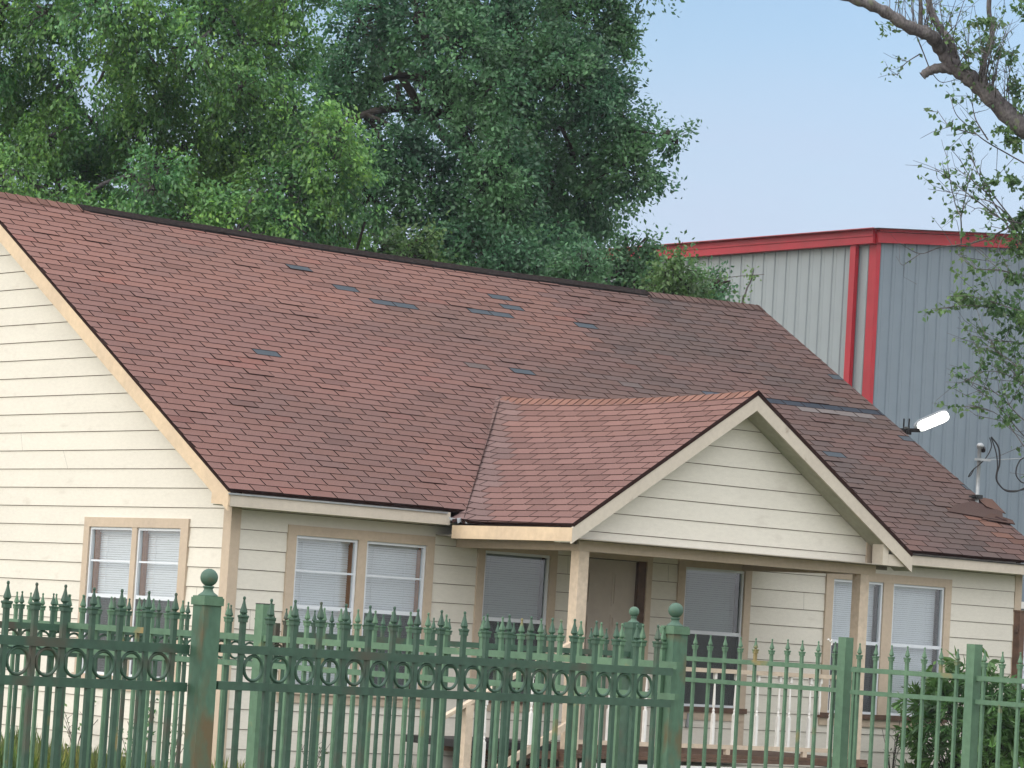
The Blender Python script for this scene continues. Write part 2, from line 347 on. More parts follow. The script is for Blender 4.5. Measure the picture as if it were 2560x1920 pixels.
mb.face([(0, 2*RIDGE_Y, 0), (HX1, 2*RIDGE_Y, 0), (HX1, 2*RIDGE_Y, 3.2), (0, 2*RIDGE_Y, 3.2)])
mb.build('wall_backing', DARK, house)
# concrete-ish skirt
mb = MB(); mb.box(.03, HX1-.03, -.004, .0, 0, .31); mb.box(-.004, 0, .03, 2*RIDGE_Y-.03, 0, .31)
mb.build('foundation_skirt', layered('grey_block', (.30, .29, .27), (.2, .19, .17), 1.2, 12, grain=.15), house)
# corner boards
def part_box(name, m, *boxes, parent=None):
    b_ = MB()
    for q in boxes: b_.box(*q)
    return b_.build(name, m, parent or house)
part_box('corner_board', TRIM, (-.022, .10, -.022, -.001, .02, 2.965), (-.022, -.001, -.001, .12, .02, 3.10))
part_box('corner_board', TRIM, (HX1-.10, HX1+.022, -.022, -.001, .02, 2.965), (HX1+.001, HX1+.022, -.001, .12, .02, 3.1))
part_box('corner_board', DKBROWN if False else TRIM, (7.225, 7.33, -.02, -.001, .69, 1.03))

# windows
SL = math.radians(61)
def make_window(kind, sashes, trim, screens, muntin, desc):
    if kind == 'F': P = lambda u, d, z: (u, d, z)         # d positive = inwards
    else: P = lambda u, d, z: (d, u, z)
    def bx(mb, u0, u1, d0, d1, z0, z1, m=0):
        a = P(u0, d0, z0); b_ = P(u1, d1, z1)
        mb.box(min(a[0], b_[0]), max(a[0], b_[0]), min(a[1], b_[1]), max(a[1], b_[1]), z0, z1, m)
    tr = MB(); t0, t1 = trim; zt, zb = TOPZ+.105, BOTZ-.11
    bx(tr, t0, t1, -.034, -.002, TOPZ+.002, zt)                       # head casing
    bx(tr, t0, sashes[0][0]-.002, -.034, -.002, BOTZ, TOPZ+.002); bx(tr, sashes[-1][1]+.002, t1, -.034, -.002, BOTZ, TOPZ+.002)
    for a, b_ in zip(sashes[:-1], sashes[1:]): bx(tr, a[1]+.002, b_[0]-.002, -.030, -.002, BOTZ, TOPZ+.002)
    win = tr.build('window', TRIM, house)
    si = MB(); bx(si, t0-.015, t1+.015, -.055, -.002, zb+.05, BOTZ-.001); si.build('sill', TRIM if kind == 'L' or t0 < 3 else DKBROWN, win)
    ap = MB(); bx(ap, t0, t1, -.03, -.002, zb-.04, zb+.049); ap.build('apron', TRIM, win)
    for (a, b_), scr in zip(sashes, screens):
        fr = MB(); fw = .028
        bx(fr, a, a+fw, -.012, .03, BOTZ, TOPZ); bx(fr, b_-fw, b_, -.012, .03, BOTZ, TOPZ)
        bx(fr, a+fw, b_-fw, -.012, .03, TOPZ-fw, TOPZ); bx(fr, a+fw, b_-fw, -.012, .03, BOTZ, BOTZ+fw)
        bx(fr, a+fw, b_-fw, -.008, .03, MEET-.018, MEET+.022)
        if muntin: bx(fr, a+fw, b_-fw, .0, .02, 2.352, 2.372)
        fr.build('sash', FRAME, win)
        jb = MB()                                                     # inner jambs
        JM = BROWN if muntin else DARK
        bx(jb, a, a+.012, .031, .20, BOTZ, TOPZ); bx(jb, b_-.012, b_, .031, .20, BOTZ, TOPZ)
        bx(jb, a+.012, b_-.012, .031, .20, TOPZ-.012, TOPZ); bx(jb, a+.012, b_-.012, .031, .20, BOTZ, BOTZ+.012)
        jb.build('jamb', JM, win)
        pn = MB(); q = [P(a+fw, .012, BOTZ+fw), P(b_-fw, .012, BOTZ+fw), P(b_-fw, .012, TOPZ-fw), P(a+fw, .012, TOPZ-fw)]
        pn.face(q if kind == 'F' else q[::-1]); pn.build('pane', PANED if (kind == 'F' and len(sashes) == 1) else PANE, win)
        if scr:
            sc = MB(); q = [P(a+fw, -.004, BOTZ+fw), P(b_-fw, -.004, BOTZ+fw), P(b_-fw, -.004, MEET-.019), P(a+fw, -.004, MEET-.019)]
            sc.face(q); sc.build('insect_screen', SCREEN, win)
        bl = MB(); D = .115; n = int((TOPZ-BOTZ-.06)/.0245); r2 = random.Random(int(a*100))
        dx, dz = .0131*math.cos(SL), .0131*math.sin(SL)
        for i in range(n):
            z = TOPZ-.055-i*.0245; j = r2.uniform(-.0008, .0008)
            bl.face([P(a+.02, D-dx, z-dz+j), P(b_-.02, D-dx, z-dz-j), P(b_-.02, D+dx, z+dz-j), P(a+.02, D+dx, z+dz+j)])
        bx(bl, a+.016, b_-.016, D-.018, D+.018, TOPZ-.05, TOPZ-.015)
        for uu in (a+.18, b_-.18): bx(bl, uu-.0015, uu+.0015, D-.016, D-.013, BOTZ+.05, TOPZ-.05)
        bl.build('blind', BLIND, win)
        bk = MB(); bk.face([P(a-.05, .21, BOTZ-.05), P(b_+.05, .21, BOTZ-.05), P(b_+.05, .21, TOPZ+.05), P(a-.05, .21, TOPZ+.05)]); bk.build('dark_room_behind', DARK, win)
    win['label'] = desc
for wn in WIN: make_window(*wn)
# door
d = MB(); d.box(4.77, 5.575, .03, .07, .70, 2.735)
for u0, u1 in ((4.85, 5.12), (5.23, 5.50)):
    for z0, z1 in ((.85, 1.35), (1.47, 2.12), (2.22, 2.60)):
        d.box(u0, u1, .024, .031, z0, z1); d.box(u0+.03, u1-.03, .016, .025, z0+.03, z1-.03)
door = d.build('door', layered('beige_door_paint', (.42, .37, .31), (.38, .33, .28), 1, 10, grain=.04), house)
kb = MB(); kb.lathe([(.012, 0), (.012, .03), (.028, .045), (.03, .06), (.02, .075)], 14)
k_ = kb.build('handle', METAL, door, smooth=True); k_.rotation_euler = (math.radians(90), 0, 0); k_.location = (5.50, .03, 1.62)
part_box('door_frame', DKBROWN, (5.578, 5.69, -.015, .09, .69, 2.745), (4.74, 4.768, -.015, .09, .69, 2.745))
part_box('door_frame', TRIM, (5.692, 5.77, -.034, -.002, .69, 2.84), (4.63, 4.738, -.034, -.002, .69, 2.84), (4.738, 5.692, -.034, -.002, 2.746, 2.84))
part_box('outlet_cover', METAL, (6.42, 6.50, -.045, -.016, .90, 1.06))

# ---------------- roofs
XL, XR = -.276, HX1+.27
EY = -.32
A_ = math.atan(S); T_TOT = (RIDGE_Y-EY)/math.cos(A_)
def sag(x, t): return -.085*math.sin(math.pi*min(max((x+.3)/12.5, 0), 1))*(t/T_TOT)
def mainP(x, t, h=0):
    y = EY+t*math.cos(A_); z = RZ(EY)+t*math.sin(A_)
    return (x, y-h*math.sin(A_), z+h*math.cos(A_)+sag(x, t))
def P_unit(x, y): return (math.sin(x*12.9898+y*78.233)*43758.5453) % 1
def vnoise(x, y):
    xi, yi = math.floor(x), math.floor(y); fx, fy = x-xi, y-yi; fx = fx*fx*(3-2*fx); fy = fy*fy*(3-2*fy)
    return (P_unit(xi, yi)*(1-fx)+P_unit(xi+1, yi)*fx)*(1-fy)+(P_unit(xi, yi+1)*(1-fx)+P_unit(xi+1, yi+1)*fx)*fy
def stain(x, y): return vnoise(x*.55, y*.8)*.55+vnoise(x*1.2+9, y*1.5+4)*.38+vnoise(x*4+3, y*4)*.07
EXPOS, TAB = .134, .35
patches = [(3.97, 4.69), (4.44, 4.32), (4.75, 4.06), (5.08, 4.06), (6.32, 4.22), (6.67, 4.22), (6.93, 4.47), (7.22, 4.70), (8.12, 4.14), (1.88, 2.43), (5.93, 2.82), (12.1, 3.6), (10.25, 1.63), (12.1, 2.2), (12.15, 1.2)]
faded = [(5.32, 2.83), (7.88, 2.79)]
rows = int(T_TOT/EXPOS)+1
def patch_tone(cx, cyy):
    for px, py in patches:
        if abs(cx-px) < .18 and abs(cyy-py) < .058: return (.066, .080, .094)
    for px, py in faded:
        if abs(cx-px) < .2 and abs(cyy-py) < .06: return (.12, .095, .09)
    if 9.9 < cx < 12.3 and abs(cyy-2.86) < .075: return (.036, .044, .058)
    if 8.0 < cx < 9.9 and abs(cyy-2.86) < .058 and cx > 9.0: return (.075, .085, .105)
    if 10.6 < cx < 11.8 and abs(cyy-2.745) < .058: return (.16, .14, .135)
    return None
rs = random.Random(11)
roof = MB()
for i in range(rows):
    t0 = i*EXPOS; t1 = min(t0+EXPOS+.012, T_TOT)
    if t1-t0 < .02: continue
    off = (i % 2)*TAB/2+rs.uniform(-.02, .02)+(.04 if i % 5 == 0 else 0); x = XL-off
    wav = rs.uniform(0, 6); prev = None
    while x < XR:
        xa, xb = max(x, XL), min(x+TAB, XR); x += TAB
        if xb-xa < .02: continue
        cx, cyy = (xa+xb)/2, EY+(t0+EXPOS/2)*math.cos(A_)
        c = patch_tone(cx, cyy); s_ = stain(cx, cyy)
        if c is None:
            k = max(0, min(1, (cx-3)/8)); dk = max(0, min(1, (s_-.42)*3.4))*(.50+.50*k)
            base = np.array([.196, .108, .094])*(1-k)+np.array([.122, .077, .069])*k
            if cyy > 3.6 and cx < 8: base = base*1.08+np.array([.015, .004, 0])
            base = base*(1-.50*dk)+np.array([.035, .034, .032])*dk
            v = rs.uniform(.95, 1.05); hue = rs.uniform(-.006, .006)
            if rs.random() < .05: v *= .82
            if rs.random() < .04: base = base*np.array([1.05, .95, .94])
            if cx > 11.4 and cyy < .8 and rs.random() < .6 and cx+cyy*.7 > 11.9: base = base*.5+np.array([.095, .045, .03])
            c = tuple(np.clip(base*v+np.array([hue, 0, -hue*.4]), 0.01, 1))
        lift = .0095+(rs.uniform(0, .0015) if rs.random() < .94 else rs.uniform(.003, .010))
        g = .0085; dt = rs.uniform(-.0025, .0025)
        xa2, xb2 = xa+(g if xa > XL else 0), xb-(g if xb < XR else 0)
        ta = t0+dt
        la, lb = lift, lift+rs.uniform(-.001, .001)
        roof.face([mainP(xa2, ta, la), mainP(xb2, ta, lb), mainP(xb2, t1, .003), mainP(xa2, t1, .003)], 0, c)
        roof.face([mainP(xa2, ta, -.004), mainP(xb2, ta, -.004), mainP(xb2, ta, lb), mainP(xa2, ta, la)], 1)
        roof.face([mainP(xa2, ta, -.004), mainP(xa2, ta, la), mainP(xa2, t1, .003), mainP(xa2, t1, -.004)], 1)
        roof.face([mainP(xb2, ta, -.004), mainP(xb2, t1, -.004), mainP(xb2, t1, .003), mainP(xb2, ta, lb)], 1)
# underlay sheet, back slope and deck underside
N = 24
for a in range(N):
    xa = XL+(XR-XL)*a/N; xb = XL+(XR-XL)*(a+1)/N
    roof.face([mainP(xa, 0, -.002), mainP(xb, 0, -.002), mainP(xb, T_TOT, -.002), mainP(xa, T_TOT, -.002)], 1)
    bk = lambda x, t, h: (x, 2*RIDGE_Y-mainP(x, t, h)[1], mainP(x, t, h)[2])
    roof.face([bk(xb, 0, 0), bk(xa, 0, 0), bk(xa, T_TOT, 0), bk(xb, T_TOT, 0)], 0, (.14, .08, .065))
    roof.face([mainP(xa, 0, -.03), mainP(xa, T_TOT, -.03), mainP(xb, T_TOT, -.03), mainP(xb, 0, -.03)], 1)
    roof.face([bk(xa, 0, -.03), bk(xa, T_TOT, -.03), bk(xb, T_TOT, -.03), bk(xb, 0, -.03)], 1)
for X_ in (XL, XR): # closed deck edge on the rakes
    for side in (0, 1):
        f_ = (lambda t, h: mainP(X_, t, h)) if side == 0 else (lambda t, h: bk(X_, t, h))
        roof.face([f_(0, -.03), f_(0, .008), f_(T_TOT, .006), f_(T_TOT, -.03)], 1)
roof.face([mainP(XL, 0, -.03), mainP(XR, 0, -.03), mainP(XR, 0, .006), mainP(XL, 0, .006)], 1)
roofo = roof.build('roof', [SHIN, SHEDGE], house, colors=True)

def ridge_caps(x0, x1, f, parent, wdt=.15, tone=(.17, .09, .072), step=.14, lift=.012):
    m_ = MB(); x = x0
    while x < x1-.01:
        xe = min(x+step+.01, x1); v = rs.uniform(.85, 1.12); c = tuple(q*v for q in tone)
        a0, a1 = f(x, 0), f(xe, 0); l0, l1 = f(x, -wdt), f(xe, -wdt); r0, r1 = f(x, wdt), f(xe, wdt)
        up = lambda p, h: (p[0], p[1], p[2]+h)
        h0, h1 = lift+.012, lift+.002
        m_.face([up(l0, h0), up(a0, h0+.005), up(a1, h1+.005), up(l1, h1)], 0, c); m_.face([up(a0, h0+.005), up(r0, h0), up(r1, h1), up(a1, h1+.005)], 0, c)
        m_.face([up(l0, 0), up(a0, 0), up(a0, h0+.005), up(l0, h0)], 1); m_.face([up(a0, 0), up(r0, 0), up(r0, h0), up(a0, h0+.005)], 1)
        m_.face([up(l0, 0), up(l0, h0), up(l1, h1), up(l1, 0)], 1); m_.face([up(r0, 0), up(r0, h0), up(r1, h1), up(r1, 0)], 1)
        x += step
    return m_.build('ridge_cap', [SHIN, SHEDGE], parent, colors=True)
def mr(x, s_):
    z = RZ(RIDGE_Y)+sag(x, T_TOT); return (x, RIDGE_Y+s_*math.cos(A_), z-abs(s_)*math.sin(A_))
ridge_caps(XL, 1.25, mr, roofo); ridge_caps(10.05, XR, mr, roofo, tone=(.11, .07, .06))
rv = MB(); n = 40
for i in range(n):   # raised ridge vent, gently warped
    xa, xb = 1.15+(10.1-1.15)*i/n, 1.15+(10.1-1.15)*(i+1)/n
    ha = .026+.014*vnoise(xa*1.3, 2); hb = .026+.014*vnoise(xb*1.3, 2)
    P_ = lambda x, s_, h: (mr(x, s_)[0], mr(x, s_)[1], mr(x, s_)[2]+h)
    rv.face([P_(xa, -.115, .006), P_(xb, -.115, .006), P_(xb, -.115, hb), P_(xa, -.115, ha)]); rv.face([P_(xb, .16, .006), P_(xa, .16, .006), P_(xa, .16, ha), P_(xb, .16, hb)])
    rv.face([P_(xa, -.115, ha), P_(xb, -.115, hb), P_(xb, 0, hb+.012), P_(xa, 0, ha+.012)], 1); rv.face([P_(xa, 0, ha+.012), P_(xb, 0, hb+.012), P_(xb, .16, hb), P_(xa, .16, ha)], 1)
for X_ in (1.15, 10.1): rv.face([P_(X_, -.16, .0), P_(X_, 0, .0), P_(X_, .16, 0), P_(X_, .16, .035), P_(X_, 0, .047), P_(X_, -.16, .035)])
rv.build('ridge_vent', [VENT, mat('vent_cap_shingle', (.012, .010, .010), .95, .05, noise=30, col2=(.030, .023, .021))], roofo)

# rake boards, fascia, soffits of the main roof
def rake(xo, xi, mat_, nm='rake_board', depth=.19, front=True, parent=house):
    m_ = MB()
    for s_ in range(12):
        ta, tb = T_TOT*s_/12, T_TOT*(s_+1)/12
        pa, pb = mainP(xo, ta, -.031), mainP(xo, tb, -.031)
        x0, x1 = min(xo, xi), max(xo, xi)
        m_.hexa([(x0, pa[1], pa[2]-depth), (x1, pa[1], pa[2]-depth), (x1, pb[1], pb[2]-depth), (x0, pb[1], pb[2]-depth),
                 (x0, pa[1], pa[2]), (x1, pa[1], pa[2]), (x1, pb[1], pb[2]), (x0, pb[1], pb[2])])
        ma, mb2 = 2*RIDGE_Y-pa[1], 2*RIDGE_Y-pb[1]
        m_.hexa([(x0, mb2, pb[2]-depth), (x1, mb2, pb[2]-depth), (x1, ma, pa[2]-depth), (x0, ma, pa[2]-depth),
                 (x0, mb2, pb[2]), (x1, mb2, pb[2]), (x1, ma, pa[2]), (x0, ma, pa[2])])
    return m_.build(nm, mat_, parent)
rake(XL+.004, XL+.028, RAKE); rake(XR-.004, XR-.028, FASC)
# triangular return at the foot of each rake
for X0, X1, m_ in ((XL+.006, XL+.026, RAKE), (XR-.026, XR-.006, FASC)):
    q = MB(); ya, yb = EY+.01, .0; zb = 2.962
    pts = [(ya, zb), (yb, zb), (yb, RZ(yb)-.215), (ya, RZ(ya)-.20)]
    q.hexa([(X0, ya, zb), (X1, ya, zb), (X1, yb, zb+.02), (X0, yb, zb+.02), (X0, ya, RZ(ya)-.05), (X1, ya, RZ(ya)-.05), (X1, yb, RZ(yb)-.07), (X0, yb, RZ(yb)-.07)])
    q.build('eave_return', m_, house)
part_box('fascia', FASC, (XL+.03, 2.60, EY+.012, EY+.034, 2.955, RZ(EY)-.034))
part_box('fascia', FASC, (7.6, XR-.03, EY+.012, EY+.034, 2.955, RZ(EY)-.034))
part_box('soffit', SOFF, (XL+.03, 2.9, EY+.035, -.002, 2.965, 2.975)); part_box('soffit', SOFF, (7.3, XR-.03, EY+.035, -.002, 2.965, 2.975))
part_box('drip_edge', METAL, (XL, 2.55, EY-.004, EY+.011, RZ(EY)-.052, RZ(EY)-.036))
part_box('drip_edge', BLACK, (7.6, XR, EY-.004, EY+.011, RZ(EY)-.052, RZ(EY)-.036))

# ---------------- porch roof
PXC, PEX, PYF = 5.10, 2.61, -2.33
PS = .637; PZE = 2.99; PA = math.atan(PS); PT = (PXC-PEX)/math.cos(PA)
def porchP(y, t, h, side=-1):
    dx = (PXC-PEX)-t*math.cos(PA); z = PZE+t*math.sin(PA)+h*math.cos(PA)
    yv = (PZE+t*math.sin(PA)-3.3215)/S; dd = yv-y
    if dd < .40: z += .028*((.40-max(dd, 0))/.40)**2
    x = PXC+side*(dx+h*math.sin(PA)); ry = (y-PYF)/4.4
    z += -.05*math.sin(math.pi*min(max(ry, 0), 1))*(t/PT)
    return (x, y, z)
pr_ = MB()
for side in (-1, 1):
    for i in range(int(PT/EXPOS)+1):
        t0 = i*EXPOS; t1 = min(t0+EXPOS+.012, PT)
        if t1-t0 < .02: continue
        y = PYF-(i % 2)*TAB/2-rs.uniform(0, .03)
        yend = (PZE+t1*math.sin(PA)-3.3215)/S+.12
        while y < yend:
            ya, yb = max(y, PYF), min(y+TAB, yend); y += TAB
            if yb-ya < .02: continue
            nseg = 3; cyy = (ya+yb)/2; yv = (PZE+t0*math.sin(PA)-3.3215)/S
            v = rs.uniform(.88, 1.12); base = np.array([.192, .110, .098])
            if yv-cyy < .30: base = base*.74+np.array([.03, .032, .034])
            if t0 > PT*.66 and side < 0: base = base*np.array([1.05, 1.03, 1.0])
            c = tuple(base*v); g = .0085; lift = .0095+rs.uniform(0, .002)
            ya2, yb2 = ya+(g if ya > PYF else 0), yb-g
            ys = [ya2+(yb2-ya2)*k/nseg for k in range(nseg+1)]
            for p, q in zip(ys[:-1], ys[1:]):
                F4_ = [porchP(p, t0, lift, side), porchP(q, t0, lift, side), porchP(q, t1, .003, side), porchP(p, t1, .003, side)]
                B4_ = [porchP(p, t0, -.004, side), porchP(q, t0, -.004, side), porchP(q, t0, lift, side), porchP(p, t0, lift, side)]
                if side < 0: F4_, B4_ = F4_[::-1], B4_[::-1]
                pr_.face(F4_, 0, c); pr_.face(B4_, 1)
    ye = 2.2
    for k in range(12):
        ya, yb = PYF+(ye-PYF)*k/12, PYF+(ye-PYF)*(k+1)/12
        for j in range(8):
            ta, tb = PT*j/8, PT*(j+1)/8
            if ya > (PZE+tb*math.sin(PA)-3.3215)/S+.1: continue
            pr_.face([porchP(ya, ta, -.003, side), porchP(yb, ta, -.003, side), porchP(yb, tb, -.003, side), porchP(ya, tb, -.003, side)], 1)
            if yb < -.3: pr_.face([porchP(ya, ta, -.03, side), porchP(yb, ta, -.03, side), porchP(yb, tb, -.03, side), porchP(ya, tb, -.03, side)], 1)
    pr_.face([porchP(PYF, 0, -.03, side), porchP(PYF, 0, .012, side), porchP(PYF, PT, .012, side), porchP(PYF, PT, -.03, side)], 1)
    pr_.face([porchP(PYF, 0, -.03, side), porchP(PYF, 0, .006, side), porchP(-.5, 0, .006, side), porchP(-.5, 0, -.03, side)], 1)
proof = pr_.build('porch_roof', [SHIN, SHEDGE], house, colors=True)
def prg(y, s_):
    z = porchP(y, PT, 0)[2]; return (PXC+s_*math.cos(PA), y, z-abs(s_)*math.sin(PA))
ridge_caps(PYF, 2.0, prg, proof, wdt=.14, tone=(.22, .115, .088), lift=.006)
# crumpled valley metal and lifted scraps of shingle at the valley foot
vm = MB(); rr = random.Random(2)
for i in range(7):
    c = np.array([2.50+.05*i*.6, -.40-.035*i, 3.02+rr.uniform(-.015, .02)]); a = np.array([rr.uniform(.03, .07), rr.uniform(-.05, 0), rr.uniform(-.02, .03)]); b_ = np.array([rr.uniform(-.03, .03), rr.uniform(-.03, -.01), rr.uniform(-.06, -.025)])
    vm.face([c, c+a, c+a+b_*.6, c+b_], i % 2)
vm.build('torn_flashing', [METAL, SHEDGE], proof)
vs = MB()
for i in range(24):
    ta, tb = PT*.97*i/24, PT*.97*(i+1)/24
    f = lambda t, o, h: (porchP(0, t, 0)[0], (PZE+t*math.sin(PA)-3.3215)/S+o, PZE+t*math.sin(PA)+h)
    j = .006*math.sin(i*2.1)
    vs.face([f(ta, .008+j, .036), f(ta, .02, .034), f(tb, .02, .034), f(tb, .008-j, .036)])
    vs.face([f(ta, .02, .034), f(ta, .03, -.01), f(tb, .03, -.01), f(tb, .02, .034)])
vs.build('valley_edge', SHEDGE, proof)

# porch gable: boards, rake boards, beam, soffit
GY = -2.03; zt_in = lambda x: PZE+PS*(PXC-PEX)-PS*abs(x-PXC)-.05
mb = MB(); hw = lambda z: max(.01, (zt_in(PXC)-z)/PS)
siding(mb, lambda u, z: (u, GY, z), (0, -1, 0), lambda z: max(2.86, PXC-hw(z)), lambda z: min(7.14, PXC+hw(z)), 2.845, 4.50, [])
mb.face([(2.70, GY+.003, 2.80), (7.5, GY+.003, 2.80), (7.5, GY+.003, 3.0), (PXC, GY+.003, 4.53), (2.7, GY+.003, 3.0)], 1)
mb.build('porch_gable', [SIDING, GAP], house)
def praker(y0, y1, side, depth, mat_, nm, zoff=-.034, t_end=0.0, parent=house):
    m_ = MB(); P0 = np.array(porchP(PYF, 0, 0, side)); P1 = np.array((PXC, PYF, PZE+PS*(PXC-PEX)))
    a, b_ = P0, P1
    m_.hexa([(a[0], y0, a[2]+zoff-depth), (a[0], y1, a[2]+zoff-depth), (b_[0], y1, b_[2]+zoff-depth), (b_[0], y0, b_[2]+zoff-depth),
             (a[0], y0, a[2]+zoff), (a[0], y1, a[2]+zoff), (b_[0], y1, b_[2]+zoff), (b_[0], y0, b_[2]+zoff)] if side > 0 else
            [(a[0], y0, a[2]+zoff-depth), (b_[0], y0, b_[2]+zoff-depth), (b_[0], y1, b_[2]+zoff-depth), (a[0], y1, a[2]+zoff-depth),
             (a[0], y0, a[2]+zoff), (b_[0], y0, b_[2]+zoff), (b_[0], y1, b_[2]+zoff), (a[0], y1, a[2]+zoff)])
    return m_.build(nm, mat_, parent)
for sd_ in (-1, 1):
    praker(PYF+.006, PYF+.030, sd_, .165, FASC, 'rake_board')
    praker(PYF+.031, GY-.016, sd_, .012, SOFF, 'soffit', zoff=-.175)
part_box('fascia', RAKE, (PEX-.004, PEX+.02, PYF+.008, EY-.02, 2.815, 2.955))
part_box('fascia', FASC, (2*PXC-PEX-.02, 2*PXC-PEX+.004, PYF+.032, EY-.02, 2.84, 2.955))
part_box('eave_return', FASC, (7.15, 7.235, PYF+.034, -2.13, 2.847, 3.075)); part_box('eave_return', FASC, (7.237, 7.56, PYF+.034, PYF+.05, 2.845, 2.97))
part_box('corner_board', TRIM, (7.14, 7.235, GY-.024, GY-.001, 2.845, 3.12))
part_box('beam', TRIM, (2.93, 7.29, -2.06, -1.92, 2.735, 2.843))
part_box('beam', TRIM, (2.93, 3.06, -1.918, -.02, 2.735, 2.843)); part_box('beam', TRIM, (7.16, 7.29, -1.918, -.02, 2.735, 2.843))
part_box('porch_ceiling', layered('porch_ceiling_paint', (.34, .31, .26), (.30, .27, .22), 1, 9), (2.64, 7.56, PYF+.06, -.02, 2.845, 2.855))
# porch posts, deck, railing
def chamfer_post(x0, x1, y0, y1, z0, z1, m_, nm='porch_post'):
    q = MB(); q.box(x0, x1, y0, y1, z0, z1); return q.build(nm, m_, house)
POSTW = layered('pale_post_paint', (.52, .43, .33), (.46, .38, .29), 1.6, 16, rust=(.34, .2, .11), rust_lo=.68, rust_hi=.74)
chamfer_post(2.95, 3.085, -2.055, -1.925, .10, 2.734, POSTW); chamfer_post(7.065, 7.20, -2.055, -1.925, .10, 2.734, POSTW)
dk = MB()
y = -2.10
while y < -.05:
    dk.box(2.9, 7.27, y, y+.132, .645+rs.uniform(-.002, .002), .685); y += .138
dk.build('porch_deck', DKBROWN, house)
mb = MB()
siding(mb, lambda u, z: (u, -2.075, z), (0, -1, 0), lambda z: 3.09, lambda z: 7.06, .08, .56, [])
mb.build('porch_skirt', [WHITE, GAP], house)
part_box('deck_rim', DKBROWN, (2.9, 7.27, -2.10, -2.08, .605, .644), (2.88, 2.899, -2.10, -.05, .565, .644), (7.271, 7.29, -2.1, -.05, .565, .644))
RY = -2.0
rail = part_box('porch_railing', POSTW, (3.087, 7.063, RY-.035, RY+.035, 1.555, 1.60), (3.087, 7.063, RY-.02, RY+.02, .745, .79), (3.6, 3.66, RY-.02, RY+.02, .686, .744), (5.2, 5.26, RY-.02, RY+.02, .686, .744), (6.35, 6.41, RY-.02, RY+.02, .686, .744))
bp = [(.016, 0), (.016, .34), (.010, .365), (.014, .38), (.009, .395), (.017, .43), (.009, .66), (.014, .68), (.010, .69), (.016, .705), (.016, .765)]
bal = MB()
bal.box(-.017, .017, -.017, .017, 0, .33)
bal.lathe([(.017, .33), (.012, .35), (.016, .365), (.009, .385), (.0165, .42), (.0145, .50), (.009, .66), (.015, .675), (.009, .69), (.014, .70)], 12)
bal.box(-.016, .016, -.016, .016, .70, .768)
bal0 = None
xs = [onY(px_, 1780, RY)[0] for px_ in (1469, 1493, 1521.8, 1612.6, 1783.4, 1836, 1891.5, 1945.6, 1972.6, 1998.5, 2023, 2075)]
for x_ in xs:
    if not 3.12 < x_ < 7.04: continue
    if bal0 is None: bal0 = bal.build('baluster', WHITE, rail, smooth=False); bal0.location = (x_, RY, .789)
    else: copyo(bal0, rail, (x_, RY, .789+rs.uniform(-.003, .003)))
hb = MB(); hb.box(-.016, .016, -.016, .016, .64, .70); hb.lathe([(.004, .30), (.010, .33), (.0165, .40), (.009, .62), (.014, .64)], 12)
xb_ = onY(2050, 1740, RY)[0]; q = hb.build('baluster', WHITE, rail); q.location = (xb_, RY, .857); q['label'] = 'broken baluster hanging from the top rail without its lower half'
# steps down to the left with their rail
steps = MB()
for i, z in enumerate((.50, .34, .18)):
    steps.box(2.62-.30*i, 2.92-.30*i, -2.03, -.75, z-.04, z)
steps.box(2.32, 2.87, -2.0, -.78, .58, .66)
st = steps.build('porch_steps', DKBROWN, house)
lb = part_box('landing_mat', BLACK, (1.75, 2.878, -1.9, -.8, .661, .735))
SY = -2.05
hr = MB(); hr.obox((1.30, SY, .965), (2.94, SY, 1.795), .07, .035); hr.obox((1.62, SY, .255), (2.94, SY, .945), .045, .07)
hr.box(1.555, 1.645, SY-.045, SY+.045, .02, 1.10)
sr = hr.build('stair_railing', POSTW, house)
for px_ in (1212.6, 1268, 1326.5):
    x_ = onY(px_, 1800, SY)[0]; zb_ = .255+(x_-1.62)*.523+.04
    copyo(bal0, sr, (x_, SY, zb_))

# service mast by the right rake
mast = empty('service_mast', tuple(onX(2443, 1243, 12.05)))
tag(mast, 'grey electric service mast with drooping black cables on the right roof edge', 'mast')
B0 = onX(2443, 1243, 12.05); Zm = B0[2]
def rel(p): return tuple(np.array(p)-B0)
q = MB(); q.tube([(0, 0, -.25), (0, 0, .66)], .024, 12); q.build('pipe', METAL, mast, smooth=True)
q = MB(); q.lathe([(.036, .0), (.046, .012), (.050, .026), (.038, .055), (.012, .07)], 14); wh = q.build('weather_head', METAL, mast, smooth=True); wh.location = (.0, 0, .63); wh.rotation_euler = (0, math.radians(24), 0)
q = MB(); q.tube([(.0, 0, 0), (.02, 0, .02)], [.062, .05], 12); fl = q.build('weather_head_rim', BLACK, mast); fl.location = (.03, 0, .62)
q = MB(); q.box(-.05, .05, -.05, .05, .0, .05); q.obox((-.13, 0, .02), (.05, 0, .02), .05, .02); q.build('collar', BLACK, mast).location = (0, 0, -.02)
dep = (B0-CX)@FW
def cab(pts, r_=.011):
    P_ = [np.array(at(x, y, dep))-B0 for x, y in pts]
    out = []
    for i in range(len(P_)-1):
        p0, p1, p2, p3 = P_[max(i-1, 0)], P_[i], P_[i+1], P_[min(i+2, len(P_)-1)]
        for k in range(5):
            t = k/5; out.append(.5*((2*p1)+(-p0+p2)*t+(2*p0-5*p1+4*p2-p3)*t*t+(-p0+3*p1-3*p2+p3)*t**3))
    out.append(P_[-1]); q = MB(); q.tube(out, r_, 7); return q.build('cable', BLACK, mast, smooth=True)
cab([(2478, 1092), (2497, 1120), (2499, 1160), (2492, 1185), (2494, 1205), (2512, 1225), (2535, 1229), (2562, 1220), (2620, 1190)])
cab([(2478, 1094), (2490, 1130), (2494, 1165), (2490, 1195), (2500, 1215), (2520, 1226), (2560, 1224), (2620, 1205)], .008)
